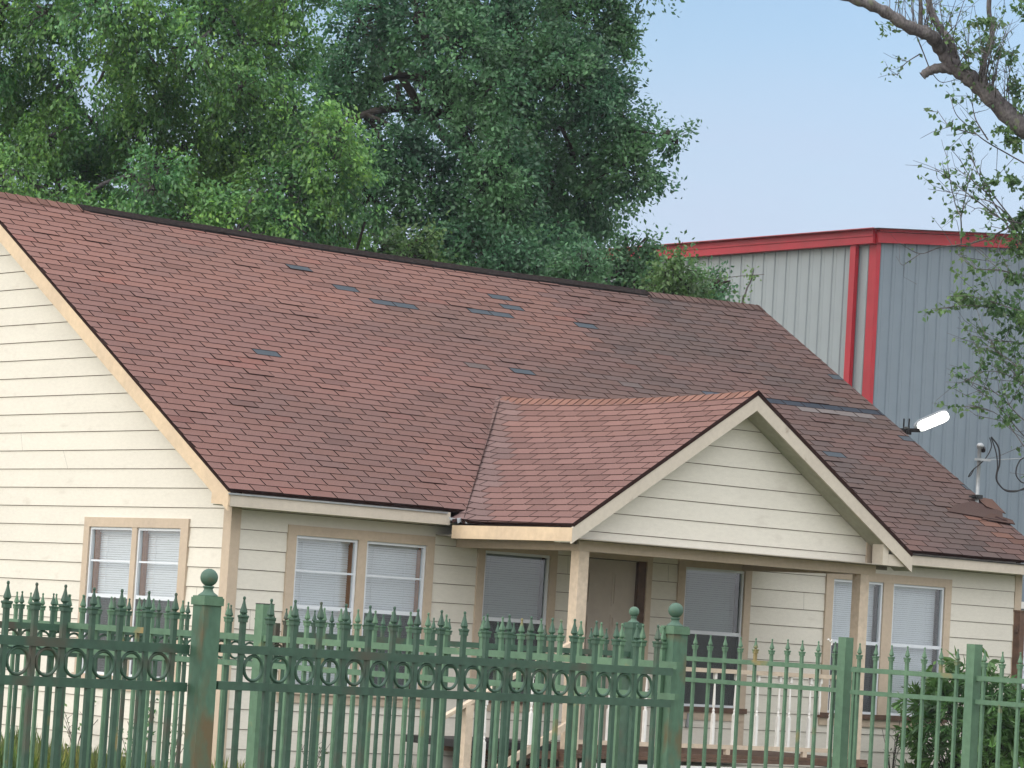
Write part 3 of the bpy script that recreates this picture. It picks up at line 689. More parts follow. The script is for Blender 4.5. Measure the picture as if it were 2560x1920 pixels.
cab([(2474, 1094), (2479, 1115), (2468, 1140), (2450, 1160), (2430, 1177), (2421, 1192), (2428, 1186), (2436, 1170)], .007)
cab([(2620, 1140), (2562, 1144), (2545, 1160), (2540, 1185), (2550, 1202), (2566, 1208), (2620, 1210)], .009)
q = MB(); q.tube([np.array(at(x, y, dep))-B0 for x, y in ((2458, 1150), (2500, 1149), (2560, 1146), (2620, 1140))], .005, 6); q.build('support_wire', METAL, mast)
q = MB(); q.obox(np.array(at(2437, 1148, dep))-B0, np.array(at(2476, 1151, dep))-B0, .05, .03); q.build('clamp', METAL, mast)
# lifted shingles round the mast foot
ls = MB()
def rp(x, y, h): return (x, y, RZ(y)+h)
for pts, cc in (([(11.2, .60, .016), (12.1, .48, .035), (12.28, .66, .05), (11.95, .86, .035), (11.5, .76, .018)], (.075, .048, .042)),
            ([(11.72, .50, .02), (12.24, .40, .05), (12.32, .52, .03), (12.0, .60, .05)], (.085, .052, .043)),
            ([(12.04, .72, .06), (12.34, .66, .03), (12.36, .92, .05), (12.1, .98, .03)], (.12, .07, .055))):
    P_ = [rp(*p) for p in pts]; ls.face(P_, 0, cc); Pb = [(p[0], p[1], p[2]-.012) for p in P_]; ls.face(Pb[::-1], 1)
    for i in range(len(P_)): j = (i+1) % len(P_); ls.face([P_[i], Pb[i], Pb[j], P_[j]], 1)
ls.build('lifted_shingle', [SHIN, SHEDGE], roofo, colors=True)

# ================================================================ FENCES
TIPZ = 1.885
def picket_mesh(mat_, scale=1.0):
    q = MB(); hb_ = .0085*scale; R2 = math.sqrt(2); r45 = math.pi/4
    q.box(-hb_, hb_, -hb_, hb_, .05, TIPZ-.088)
    q.lathe([(hb_*1.45*R2, TIPZ-.092), (hb_*1.45*R2, TIPZ-.078), (hb_*1.75*R2, TIPZ-.074), (hb_*1.75*R2, TIPZ-.068), (.006*R2, TIPZ-.067)], 4, rot=r45)
    q.lathe([(.0045*R2, TIPZ-.068), (.0048*R2, TIPZ-.064), (.0102*R2, TIPZ-.057), (.0092*R2, TIPZ-.050), (.0058*R2, TIPZ-.034), (.0033*R2, TIPZ-.020), (.0026*R2, TIPZ-.012), (.002, TIPZ-.011)], 4, rot=r45)
    q.lathe([(.002, TIPZ-.013), (.0045, TIPZ-.011), (.0056, TIPZ-.0065), (.004, TIPZ-.001), (.001, TIPZ)], 10)
    return q
FINIAL = layered('finial_paint', (.070, .135, .095), (.052, .105, .078), 6, 30, rust=(.10, .10, .06), rust_lo=.60, rust_hi=.78, grain=.12)
def ball_post(parent, x, y, h=1.85, wd=.072, m_=None, lean=0):
    m_ = m_ or GREENP; q = MB(); hw_ = wd/2; q.box(-hw_, hw_, -hw_, hw_, 0, h)
    p = q.build('post', m_, parent); p.location = (x, y, 0)
    c = MB(); cw = hw_+.006; c.box(-cw, cw, -cw, cw, h-.001, h+.026); c.box(-cw+.004, cw-.004, -cw+.004, cw-.004, h+.026, h+.032); c.build('cap', GREENL if m_ is GREENP else m_, p)
    f = MB(); f.lathe([(.036, h+.032), (.034, h+.036), (.020, h+.046), (.0155, h+.056), (.018, h+.060), (.0205, h+.063), (.0205, h+.067), (.014, h+.068)], 20)
    zc, R = h+.097, .0315
    f.lathe([(max(.001, R*math.sin(a)), zc-R*math.cos(a)) for a in np.linspace(.35, math.pi, 16)], 24)
    f.build('ball_finial', FINIAL, p, smooth=True); return p
PK = {}
def fence_run(root, a, b_, n, rings, mat_, matrail, rails=((1.700, 1.728), (1.560, 1.588)), ext=(0, 0), skip=()):
    """pickets spaced evenly from a to b inclusive; rails as boxes; optional rings between pickets"""
    a = np.array(a, float); b_ = np.array(b_, float); d = (b_-a); L = np.linalg.norm(d); d /= L
    ang = math.atan2(d[1], d[0]); key = mat_.name
    if key not in PK: PK[key] = picket_mesh(mat_)
    first = None
    for i in range(n):
        if i in skip: continue
        p = a+(b_-a)*i/(n-1); j = rs.uniform(-.002, .002)
        if first is None:
            first = PK[key].build('picket', mat_, root); first.location = (p[0], p[1], j)
        else:
            o_ = copyo(first, root, (p[0]+rs.uniform(-.001, .001), p[1], j))
            if rs.random() < .35: o_.rotation_euler = (rs.uniform(-.0022, .0022), rs.uniform(-.0022, .0022), rs.uniform(-.12, .12))
    for (z0, z1) in rails:
        q = MB(); pa = a-d*ext[0]; pb = b_+d*ext[1]; q.obox((pa[0], pa[1], (z0+z1)/2), (pb[0], pb[1], (z0+z1)/2), .024, z1-z0); q.build('rail', matrail, root)
    if rings:
        zc = (rails[0][0]+rails[1][1])/2; Rr = (rails[0][0]-rails[1][1])/2-.0045; rf = None
        q = MB(); q.torus((0, 0, 0), Rr-.001, .0061)
        for i in range(n-1):
            p = a+(b_-a)*(i+.5)/(n-1)
            if rf is None: rf = q.build('ring', mat_, root, smooth=True); rf.location = (p[0], p[1], zc); rf.rotation_euler = (0, 0, ang)
            else: copyo(rf, root, (p[0], p[1], zc+rs.uniform(-.002, .002)))
YF1 = -18.40
P1 = tuple(at(523, 1444, 11.80)[:2]); P2 = tuple(at(1690, 1518, 13.80)[:2])
f1 = empty('ring_fence', (0, 0, 0)); tag(f1, 'nearest green iron fence with a row of rings and two ball-topped posts', 'fence')
fence_run(f1, (-14.126, -18.685), (-12.884, -18.508), 11, True, GREEN, GREEN, rails=((1.672, 1.704), (1.538, 1.570)), ext=(0, .07))
fence_run(f1, (-12.612, -18.536), (-10.329, -18.193), 19, True, GREEN, GREEN, rails=((1.682, 1.712), (1.552, 1.582)), ext=(.11, .10))
ball_post(f1, *P1, h=1.847); ball_post(f1, P2[0], P2[1], h=1.853, wd=.078)

XF2 = -10.19
f2 = empty('picket_fence', (0, 0, 0)); tag(f2, 'green spear picket fence with two plain pale rails just behind the ring fence', 'fence')
fence_run(f2, (XF2, -12.92), (XF2, -18.08), 40, False, GREENL, GREENL, rails=((1.708, 1.738), (1.582, 1.608)), ext=(.1, .1), skip=(18,))
q = MB(); q.box(-.032, .032, -.032, .032, 0, 1.885); fp = q.build('post', GREENL, f2); fp.location = (XF2+.01, -15.20, 0)
q = MB(); q.box(-.033, .033, -.033, .033, 1.885, 1.889); q.build('post_cap', BLACK, fp)

YF3 = -13.25
f3 = empty('ring_fence', (0, 0, 0)); tag(f3, 'farther green ring fence seen through the front fence, ending at a small ball-topped post', 'fence')
fence_run(f3, (-10.60, YF3-.25), (-8.70, YF3-.05), 20, True, GREEN, GREEN, rails=((1.690, 1.725), (1.56, 1.59)), ext=(.1, .03))
fence_run(f3, (-8.59, YF3), (-6.20, YF3), 21, True, GREEN, GREEN, rails=((1.725, 1.757), (1.60, 1.63)), ext=(.03, .1))
for px_ in (691, 1080):
    pp = onY(px_, 1576, YF3); q = MB(); q.box(-.014, .014, -.014, .014, 0, 1.80); po = q.build('post', GREEN, f3); po.location = (pp[0], YF3-.0, 0)
ball_post(f3, -6.10, -13.24, h=1.90, wd=.075, m_=GREEN)

XF4 = -5.67
f4 = empty('picket_fence', (0, 0, 0)); tag(f4, 'green spear picket fence running right behind the ball post, with square flat-topped posts', 'fence')
fence_run(f4, (XF4, -13.33), (XF4, -14.53), 10, False, GREENL, GREENL, rails=((1.722, 1.750), (1.595, 1.621)), ext=(.1, .06))
fence_run(f4, (XF4, -14.73), (XF4, -15.50), 7, False, GREENL, GREENL, rails=((1.718, 1.746), (1.590, 1.616)), ext=(.05, .08))
fence_run(f4, (XF4, -15.70), (XF4, -17.4), 14, False, GREENL, GREENL, rails=((1.714, 1.742), (1.585, 1.611)), ext=(.05, .1))
for yy in (-14.615, -15.62):
    q = MB(); q.box(-.031, .031, -.031, .031, 0, 1.915); po = q.build('post', GREENL, f4); po.location = (XF4, yy, 0)
q = MB(); q.box(-.010, .010, -.010, .010, 0.05, 1.75); po = q.build('gate_stile', GREENL, f4); po.location = (XF4, -14.70, 0)
# ribbon
rb = MB(); bpz = at(2074, 1603, (np.array([XF4, -14.53, 1.9])-CX)@FW)
pts = [bpz+np.array(v) for v in ((-.016, 0, .008), (-.004, .004, .012), (.006, 0, -.002), (.014, -.004, .010), (.022, 0, -.012), (.018, 0, -.022))]
rb.tube(pts, .0038, 6); tag(rb.build('ribbon', WHITE), 'scrap of white ribbon caught on a fence spear tip', 'ribbon')

# ================================================================ WAREHOUSE
WX, WY, WH_ = 23.1, 13.9, 9.49
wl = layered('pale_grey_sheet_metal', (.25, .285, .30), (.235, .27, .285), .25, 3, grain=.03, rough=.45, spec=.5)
RED = mat('red_metal_trim', (.36, .013, .025), .45, .4, noise=2, col2=(.30, .012, .02))
wh = empty('warehouse', (WX, WY, 0)); tag(wh, 'tall grey ribbed metal warehouse with red eave and corner trim behind the house', 'warehouse')
LEN, WID, GS = .305*131, .305*98, .093
def ribbed(mb, P, L, ztop, n_pitch=.305):
    u = 0
    while u < L-.1:
        prof = [(0, 0), (.085, 0), (.10, .022), (.112, .022), (.127, 0), (.185, 0), (.19, .005), (.20, .005), (.205, 0), (.305, 0)]
        for (a, h), (c, h2) in zip(prof[:-1], prof[1:]):
            ua, ub = u+a, u+c
            mb.face([P(ua, h, 0), P(ub, h2, 0), P(ub, h2, ztop(ub)), P(ua, h, ztop(ua))])
        u += n_pitch
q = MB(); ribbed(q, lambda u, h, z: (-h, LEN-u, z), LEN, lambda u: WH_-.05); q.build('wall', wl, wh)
wl2 = layered('shaded_grey_sheet_metal', (.16, .20, .235), (.145, .185, .22), .25, 3, grain=.03, rough=.5, spec=.4)  # darker, bluer copy of the grey sheet, shade put into the colour
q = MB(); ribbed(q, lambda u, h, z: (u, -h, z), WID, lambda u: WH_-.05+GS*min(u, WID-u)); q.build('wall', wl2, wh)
q = MB(); q.face([(-.3, -.3, WH_-.01), (WID/2, -.3, WH_+GS*WID/2), (WID/2, LEN, WH_+GS*WID/2), (-.3, LEN, WH_-.01)]); q.face([(WID/2, -.3, WH_+GS*WID/2), (WID+.2, -.3, WH_), (WID+.2, LEN, WH_), (WID/2, LEN, WH_+GS*WID/2)])
q.face([(WID, 0, 0), (WID, LEN, 0), (WID, LEN, WH_), (WID, 0, WH_)]); q.face([(0, LEN, 0), (WID, LEN, 0), (WID, LEN, WH_), (0, LEN, WH_)]); q.build('roof', wl, wh)
q = MB(); q.box(-.17, -.03, -.05, LEN, WH_-.26, WH_-.02); q.box(-.20, -.02, -.07, LEN, WH_-.02, WH_+.02); q.box(-.19, -.171, -.06, LEN, WH_-.13, WH_-.10); q.build('gutter', RED, wh)
q = MB(); q.obox((-.1, -.075, WH_-.15), (WID/2, -.075, WH_-.15+GS*(WID/2+.1)), .09, .19); q.obox((-.1, -.11, WH_-.02), (WID/2, -.11, WH_-.02+GS*(WID/2+.1)), .10, .05); q.obox((WID/2, -.075, WH_-.15+GS*WID/2), (WID+.1, -.075, WH_-.15), .09, .22); q.build('rake_trim', RED, wh)
q = MB(); q.box(-.035, .06, -.035, -.024, 0, WH_-.2); q.box(-.036, -.024, -.024, .155, 0, WH_-.26); q.build('corner_trim', RED, wh)
q = MB(); q.box(-.12, -.03, .42, .56, 0, WH_-.25); q.build('downspout', RED, wh)

# street-type wall light on a bracket behind the roof edge
LD = 52.0; lp = at(2265, 1083, LD)
lamp = empty('flood_light', (lp[0], lp[1], 0)); tag(lamp, 'lit white area light on a grey pole bracket behind the right roof slope', 'light')
dirv = at(2372, 1040, LD)-at(2285, 1082, LD); dirv /= np.linalg.norm(dirv)
o0 = np.array([lp[0], lp[1], 0])
q = MB(); q.tube([(0, 0, 0), (0, 0, lp[2]+.10)], .045, 10); q.build('pole', METAL, lamp, smooth=True)
q = MB(); a = at(2245, 1075, LD)-o0; b_ = at(2300, 1076, LD)-o0; q.tube([a, (a+b_)/2, b_], .032, 8); q.box(-.06, .06, -.06, .06, lp[2]-.02, lp[2]+.06)
for px_ in (2259, 2272): e0 = at(px_, 1072, LD)-o0; q.tube([e0, e0+np.array([0, 0, .16])], .012, 6)
q.build('bracket', VENT, lamp)
h0 = at(2292, 1070, LD)-o0; h1 = at(2372, 1036, LD)-o0; upv = np.array([0, 0, 1.]); sdv = np.cross(dirv, -FW); sdv /= np.linalg.norm(sdv)
nrmv = -FW*.8-np.array([0, 0, .6]); nrmv -= dirv*(nrmv@dirv); nrmv /= np.linalg.norm(nrmv); wv = np.cross(dirv, nrmv)
def headring(t, wdt, off): c = h0+(h1-h0)*t; return [c-wv*wdt+nrmv*off, c+wv*wdt+nrmv*off]
q = MB()
prof = [(-.05, .04), (.0, .07), (.15, .115), (.8, .12), (.97, .09), (1.0, .05)]
for (t0, w0), (t1, w1) in zip(prof[:-1], prof[1:]):
    f0, f1 = headring(t0, w0, .0), headring(t1, w1, .0); g0, g1 = headring(t0, w0*.8, -.06), headring(t1, w1*.8, -.06)
    q.face([f0[0], f0[1], f1[1], f1[0]]); q.face([g0[0], g1[0], g1[1], g0[1]]); q.face([f0[0], f1[0], g1[0], g0[0]]); q.face([f0[1], g0[1], g1[1], f1[1]])
q.build('housing', METAL, lamp)
em = bpy.data.materials.new('lit_lens'); em.use_nodes = True; b_ = em.node_tree.nodes['Principled BSDF']; b_.inputs['Emission Color'].default_value = (1, .98, .90, 1); b_.inputs['Emission Strength'].default_value = 5
q = MB(); prof = [(.03, .03), (.06, .065), (.11, .085), (.18, .093), (.80, .098), (.90, .088), (.96, .06), (.98, .03)]
for (t0, w0), (t1, w1) in zip(prof[:-1], prof[1:]):
    f0, f1 = headring(t0, w0, .006), headring(t1, w1, .006); q.face([f0[0], f0[1], f1[1], f1[0]])
q.build('lens', em, lamp)

# sliver of the neighbour's white building and a brown post at the right edge
nb = empty('neighbour_building', (0, 0, 0)); tag(nb, 'white corrugated building just visible at the right edge behind the house', 'building')
c0 = at(2549, 1520, 48); q = MB()
z = 0
while z < c0[2]-.02:
    z1 = min(z+.11, c0[2]); q.face([(c0[0], c0[1]-.02, z), (c0[0]+8, c0[1]-.02, z), (c0[0]+8, c0[1], z1), (c0[0], c0[1], z1)]); q.face([(c0[0], c0[1], z), (c0[0]+8, c0[1], z), (c0[0]+8, c0[1]-.02, z), (c0[0], c0[1]-.02, z)]); z += .11
q.face([(c0[0], c0[1]+6, 0), (c0[0], c0[1], 0), (c0[0], c0[1], c0[2]), (c0[0], c0[1]+6, c0[2])]); q.build('wall', mat('white_sheet', (.55, .58, .66), .5), nb)
q = MB(); q.box(c0[0]-.1, c0[0]+8, c0[1]-.12, c0[1]-.03, c0[2]-.01, c0[2]+.09); q.box(c0[0]-.1, c0[0]+8, c0[1]-.03, c0[1]+6, c0[2]+.02, c0[2]+.09); q.build('roof', WHITE, nb)
c1 = at(2549, 1530, 41); q = MB(); q.box(c1[0]-.04, c1[0]+.05, c1[1]-.05, c1[1]+.05, 0, c1[2]); q.box(c1[0]-.048, c1[0]+.058, c1[1]-.058, c1[1]+.058, c1[2], c1[2]+.02)
for zz in (c1[2]-.25, .5): q.box(c1[0]-.065, c1[0]-.041, c1[1]-.03, c1[1]+.03, zz, zz+.08)
tag(q.build('wooden_post', DKBROWN), 'dark brown wooden post standing beyond the right house corner', 'post')

# ================================================================ VEGETATION
def leaf_mesh(name, C, D, size, aspect, tone, mat_, parent, droop=.3):
    """C centres (n,3), D directions (n,3), size (n,), tone (n,3) -> one mesh of folded diamond leaves (2 quads->4 tris each)"""
    n = len(C); D = D/np.linalg.norm(D, axis=1)[:, None]
    R = rng.normal(size=(n, 3)); W = np.cross(D, R); W /= np.linalg.norm(W, axis=1)[:, None]+1e-9; Nn = np.cross(W, D)
    s = size[:, None]
    base = C; tip = C+D*s; midl = C+D*s*.45+W*s*aspect+Nn*s*.07; midr = C+D*s*.45-W*s*aspect+Nn*s*.07
    V = np.stack([base, midl, tip, midr], 1).reshape(-1, 3)
    F = np.arange(n*4).reshape(n, 4); F = np.stack([F[:, [0, 1, 2]], F[:, [0, 2, 3]]], 1).reshape(-1, 3)
    me = bpy.data.meshes.new(name); me.vertices.add(len(V)); me.vertices.foreach_set('co', V.ravel())
    me.loops.add(len(F)*3); me.loops.foreach_set('vertex_index', F.ravel().astype(np.int32))
    me.polygons.add(len(F)); me.polygons.foreach_set('loop_start', np.arange(0, len(F)*3, 3, dtype=np.int32)); me.polygons.foreach_set('loop_total', np.full(len(F), 3, dtype=np.int32))
    me.update(calc_edges=True)
    ca = me.color_attributes.new('tone', 'FLOAT_COLOR', 'POINT'); cc = np.repeat(np.concatenate([tone, np.ones((n, 1))], 1), 4, 0); ca.data.foreach_set('color', cc.ravel().astype(np.float32))
    me.materials.append(mat_); o = bpy.data.objects.new(name, me); COL.objects.link(o)
    if parent: o.parent = parent
    return o
def unit(v): return v/(np.linalg.norm(v)+1e-9)
def spline(P_, k=4):
    P_ = [np.array(p, float) for p in P_]; out = []
    for i in range(len(P_)-1):
        p0, p1, p2, p3 = P_[max(i-1, 0)], P_[i], P_[i+1], P_[min(i+2, len(P_)-1)]
        for j in range(k):
            t = j/k; out.append(.5*((2*p1)+(-p0+p2)*t+(2*p0-5*p1+4*p2-p3)*t*t+(-p0+3*p1-3*p2+p3)*t**3))
    out.append(P_[-1]); return out
def crown(root, blobs, mat_, lsize, aspect, bark, from_pts, clump=.34, per=34, gap=.0, tonefn=None, twig=.012, droop=.5, hang=0.0, limb_r=.07):
    """blobs: (centre, radii, n_clumps). Each clump = a twig with leaves; clumps hang from limbs that grow to the blob"""
    wood = MB(); Cs, Ds, Ss, Ts = [], [], [], []
    for c, rad, n in blobs:
        c = np.array(c); rad = np.array(rad); src = min(from_pts, key=lambda p: np.linalg.norm(np.array(p)-c))
        src = np.array(src, float); mid = (src+c)/2+rng.normal(size=3)*.15+np.array([0, 0, .15])
        ln = spline([src, mid, c], 4); wood.tube(ln, list(np.linspace(limb_r, limb_r*.45, len(ln))), 6)
        for _ in range(n):
            d = unit(rng.normal(size=3)); rr_ = rng.uniform(.15, 1)**.45; p = c+d*rad*rr_*rng.uniform(.85, 1.12)
            if rng.random() < .22:
                m1 = c+(p-c)*.5+rng.normal(size=3)*.08; wood.tube([c+(p-c)*.1, m1, p], [twig*1.7, twig*1.2, twig*.6], 4)
            ax = unit(d+np.array([0, 0, -hang])+rng.normal(size=3)*.45); L = clump*rng.uniform(.6, 1.3); k = int(per*rng.uniform(.6, 1.3))
            wood.tube([p-ax*L*.2, p+ax*L], [twig*.6, twig*.3], 3)
            tt = rng.uniform(0, 1, k); q = p[None, :]+ax[None, :]*(tt*L)[:, None]+rng.normal(size=(k, 3))*L*.28
            dd = ax[None, :]*.7+rng.normal(size=(k, 3))*.75+np.array([0, 0, -droop])
            tn = tonefn(q, d) if tonefn else np.ones((k, 3))
            cl = rng.uniform(.72, 1.25); Cs.append(q); Ds.append(dd); Ss.append(lsize*rng.uniform(.6, 1.25, k)); Ts.append(np.clip(tn*cl*rng.uniform(.8, 1.2, (k, 1)), 0, 3))
    wood.build('branches', bark, root, smooth=True)
    return leaf_mesh('crown', np.concatenate(Cs), np.concatenate(Ds), np.concatenate(Ss), aspect, np.concatenate(Ts), mat_, root)
def px_blobs(lst):
    out = []
    for x, y, d, rx, ry, n in lst:
        s = d/FPX; out.append((at(x, y, d), (rx*s, rx*s*.9, ry*s), n))
    return out
LEAF_A = leaf_mat('light_green_leaf', (.085, .225, .085), (.16, .33, .09))
LEAF_B = leaf_mat('dark_green_leaf', (.055, .150, .078), (.10, .225, .090))
LEAF_C = leaf_mat('mid_green_leaf', (.065, .145, .05), (.11, .20, .06))

# big dark tree behind the middle of the roof
DB = 55.0
tb = empty('broadleaf_tree', tuple([*at(1250, 700, DB)[:2], 0])); tag(tb, 'large dark green tree with thick forked trunk behind the middle of the roof', 'tree')
bb = np.array([*at(1250, 700, DB)[:2], 0]); R_ = lambda L: [np.array(p)-bb for p in L]
q = MB()
trk = [bb, at(1250, 1100, DB), at(1248, 800, DB), at(1235, 620, DB), at(1225, 500, DB)]
q.tube(spline(R_(trk), 4), list(np.linspace(.42, .24, 17)), 12)
limbs = [([at(1228, 520, DB), at(1180, 400, DB), at(1130, 290, DB), at(1075, 205, DB), at(960, 200, DB), at(820, 330, DB-1)], .16, .02),
         ([at(1225, 510, DB), at(1255, 350, DB), at(1275, 180, DB), at(1290, 20, DB), at(1300, -200, DB), at(1290, -420, DB)], .20, .06),
         ([at(1240, 600, DB), at(1330, 520, DB-.5), at(1400, 440, DB), at(1480, 380, DB), at(1560, 330, DB-1), at(1660, 340, DB-1)], .08, .015),
         ([at(1180, 400, DB), at(1100, 330, DB+1), at(1000, 190, DB+1), at(900, 60, DB+1)], .11, .04),
         ([at(1245, 650, DB), at(1400, 590, DB+1), at(1500, 500, DB+1.5), at(1570, 460, DB+1.5)], .12, .04),
         ([at(1075, 205, DB-1), at(1060, 80, DB-1), at(1010, -60, DB)], .09, .04),
         ([at(1275, 180, DB), at(1370, 90, DB), at(1450, -40, DB)], .10, .04),
         ([at(1130, 290, DB), at(1000, 270, DB-1), at(880, 300, DB-2), at(760, 400, DB-2)], .09, .03)]
fp = []
for L, r0, r1 in limbs:
    sp = spline(R_(L), 4); q.tube(sp, list(np.linspace(r0, r1, len(sp))), 8); fp += sp
q.build('trunk', BARKD, tb, smooth=True)
tB = lambda qv, d: np.ones((len(qv), 3))*(1+.25*max(0, -d[0]))  # leaves on the sun side lighter, sunlight put into the tone
bl = px_blobs([(1465, 60, DB, 110, 95, 75), (1420, 190, DB-1, 130, 90, 80), (1520, 280, DB-1, 70, 75, 42), (1558, 420, DB-1, 72, 60, 46), (1470, 470, DB, 90, 75, 45), (1390, 330, DB+1, 110, 80, 58), (1560, -60, DB, 80, 80, 34),
      (1510, 160, DB, 62, 90, 34), (1300, 120, DB-1, 110, 110, 72), (1280, 300, DB-1, 80, 70, 36), (1190, 30, DB, 110, 90, 60), (1060, 60, DB-1, 110, 80, 44), (1130, 190, DB-1.5, 70, 60, 20), (1350, 460, DB, 80, 60, 40), (1440, 560, DB+1, 80, 50, 36), (1320, 600, DB-1, 90, 60, 45),
      (1150, 560, DB-2, 80, 95, 52), (1060, 450, DB-2, 80, 75, 40), (960, 380, DB-2, 80, 60, 32), (930, 500, DB-2, 110, 75, 60), (1080, 620, DB-2, 100, 55, 50), (880, 230, DB-1, 75, 55, 18), (1010, 300, DB-1, 70, 45, 12), (1300, -120, DB, 330, 120, 130), (1300, -330, DB, 280, 110, 80), (950, -80, DB, 120, 100, 50), (1380, 640, DB-2, 120, 40, 45),
      (900, 60, DB-1, 90, 80, 34), (840, 180, DB-1, 80, 70, 30), (950, 160, DB+1.5, 80, 60, 26), (1000, 100, DB+2, 70, 60, 22), (1090, 250, DB+1.5, 70, 45, 20), (1180, 330, DB-2, 55, 60, 24), (1250, 420, DB-2.5, 70, 80, 40), (1250, 540, DB-2.5, 70, 60, 40), (860, 330, DB-1, 80, 70, 40), (1160, 120, DB-2, 60, 60, 28), (1230, 220, DB-2, 60, 70, 32), (1690, 350, DB-1, 26, 14, 4), (1655, 365, DB-1, 26, 14, 4), (1500, 530, DB+1, 60, 40, 20), (1250, 640, DB-3, 130, 45, 55)])
bl = [(c-bb, r, n) for c, r, n in bl]
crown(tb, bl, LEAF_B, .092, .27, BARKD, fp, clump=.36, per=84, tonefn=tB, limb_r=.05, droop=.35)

# light green tree on the left
DA = 50.0; ba = np.array([*at(330, 900, DA)[:2], 0])
ta = empty('broadleaf_tree', tuple(ba)); tag(ta, 'light green feathery tree filling the upper left above the roof', 'tree')
q = MB(); q.tube(spline([p-ba for p in (ba, at(330, 900, DA), at(345, 600, DA), at(380, 420, DA))], 4), list(np.linspace(.36, .17, 13)), 10); fp = []
for L in ([(380, 430), (430, 260), (500, 120), (560, -60)], [(360, 500), (250, 330), (120, 200), (0, 60)], [(380, 430), (520, 330), (640, 260), (760, 180)], [(370, 460), (330, 250), (300, 60), (290, -150)], [(360, 560), (560, 520), (720, 470), (840, 480)], [(350, 580), (180, 520), (30, 430), (-120, 380)]):
    sp = spline([at(x, y, DA+rng.uniform(.2, 1.5))-ba for x, y in L], 4); q.tube(sp, list(np.linspace(.07, .015, len(sp))), 7); fp += sp
q.build('trunk', BARK, ta, smooth=True)
spec = []
for x in range(-230, 900, 118):
    for y in range(-330, 620, 112):
        if x > 790 and y < 60: continue
        if x > 800 and y < 250: continue
        jx, jy = rng.uniform(-25, 25), rng.uniform(-25, 25); dn = 28
        if (380 < x < 560 and 20 < y < 160) or (130 < x < 300 and 220 < y < 340): dn = 15
        if y > 330: dn = 36
        spec.append((x+jx, y+jy, DA+rng.uniform(-2.2, 1.5), 80, 72, dn))
bl = [(c-ba, r, n) for c, r, n in px_blobs(spec)]
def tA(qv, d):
    n = len(qv); w_ = np.ones((n, 3)); m_ = rng.random(n) < .16; w_[m_] = [1.5, 1.35, .9]; return w_*(1+.2*max(0, d[2]))  # upper leaves brightened, light from above put into the tone
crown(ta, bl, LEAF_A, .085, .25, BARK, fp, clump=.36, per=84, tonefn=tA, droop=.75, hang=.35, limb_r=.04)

# bushes right behind the roof
def bush(x, y, d, rx, ry, n, label, mat_, ls=.08, nm='bush', per=50):
    b0 = np.array([*at(x, y, d)[:2], 0]); o = empty(nm, tuple(b0)); tag(o, label, 'bush', 'bushes and saplings behind the roof')
    q = MB(); c = at(x, y, d)-b0; s = d/FPX
    for k in range(5): q.tube(spline([np.array([rng.uniform(-.2, .2), rng.uniform(-.2, .2), 0]), c*np.array([.5, .5, .55])+rng.normal(size=3)*.1, c+rng.normal(size=3)*np.array([rx, rx, ry])*s*.5], 4), list(np.linspace(.05, .02, 9)), 6)
    q.build('stems', BARKD, o, smooth=True)
    B = []
    for k in range(max(3, n//22)):
        B.append((c+rng.normal(size=3)*np.array([rx, rx*.8, ry])*s*.5, (rx*s*.5, rx*s*.5, ry*s*.55), n//max(3, n//22)))
    B.append((c-np.array([0, 0, ry*s*1.2]), (rx*s*.7, rx*s*.6, ry*s), n//2))
    crown(o, B, mat_, ls, .28, BARKD, [c], clump=.28, per=per, limb_r=.03)
bush(1000, 640, 51, 110, 55, 90, 'yellow-green bush above the ridge left of the dark trunk', LEAF_C)
bush(760, 610, 50, 120, 45, 80, 'low pale bush above the left half of the ridge', LEAF_A)
bush(1210, 675, 52, 90, 45, 60, 'dark bush at the foot of the forked trunk', LEAF_B)
bush(1430, 690, 51, 100, 50, 80, 'dense dark bush right of the trunk above the ridge', LEAF_B)
bush(1580, 665, 54, 70, 60, 70, 'dark bush against the red warehouse eave', LEAF_B)
bush(1660, 720, 50, 70, 40, 60, 'brighter green bush near the right end of the ridge', LEAF_C)
bush(1755, 735, 52, 48, 38, 44, 'small dark green bush before the pale warehouse wall', LEAF_B)
sb = np.array([*at(1850, 800, 50)[:2], 0]); sap = empty('sapling', tuple(sb)); tag(sap, 'thin sapling with sparse leaves before the pale warehouse wall', 'sapling')
q = MB(); pts = [np.zeros(3), at(1850, 860, 50)-sb, at(1862, 740, 50)-sb, at(1878, 700, 50)-sb, at(1885, 672, 50)-sb]; q.tube(spline(pts, 3), list(np.linspace(.025, .006, 13)), 5)
q.tube([at(1770, 700, 50)-sb, at(1850, 690, 50)-sb, at(1910, 686, 50)-sb], .006, 4); q.build('stem', BARK, sap)
cc = np.array([at(x, y, 50)-sb for x, y in [(1878, 680), (1888, 690), (1865, 695), (1875, 715), (1862, 740), (1856, 760), (1808, 690), (1815, 700), (1790, 700), (1870, 672)]]); cc = np.repeat(cc, 9, 0)+rng.normal(size=(90, 3))*.045
leaf_mesh('crown', cc, rng.normal(size=(90, 3))+np.array([0, 0, -.4]), rng.uniform(.04, .08, 90), .3, rng.uniform(.9, 1.6, (90, 1))*np.ones((1, 3)), LEAF_C, sap)

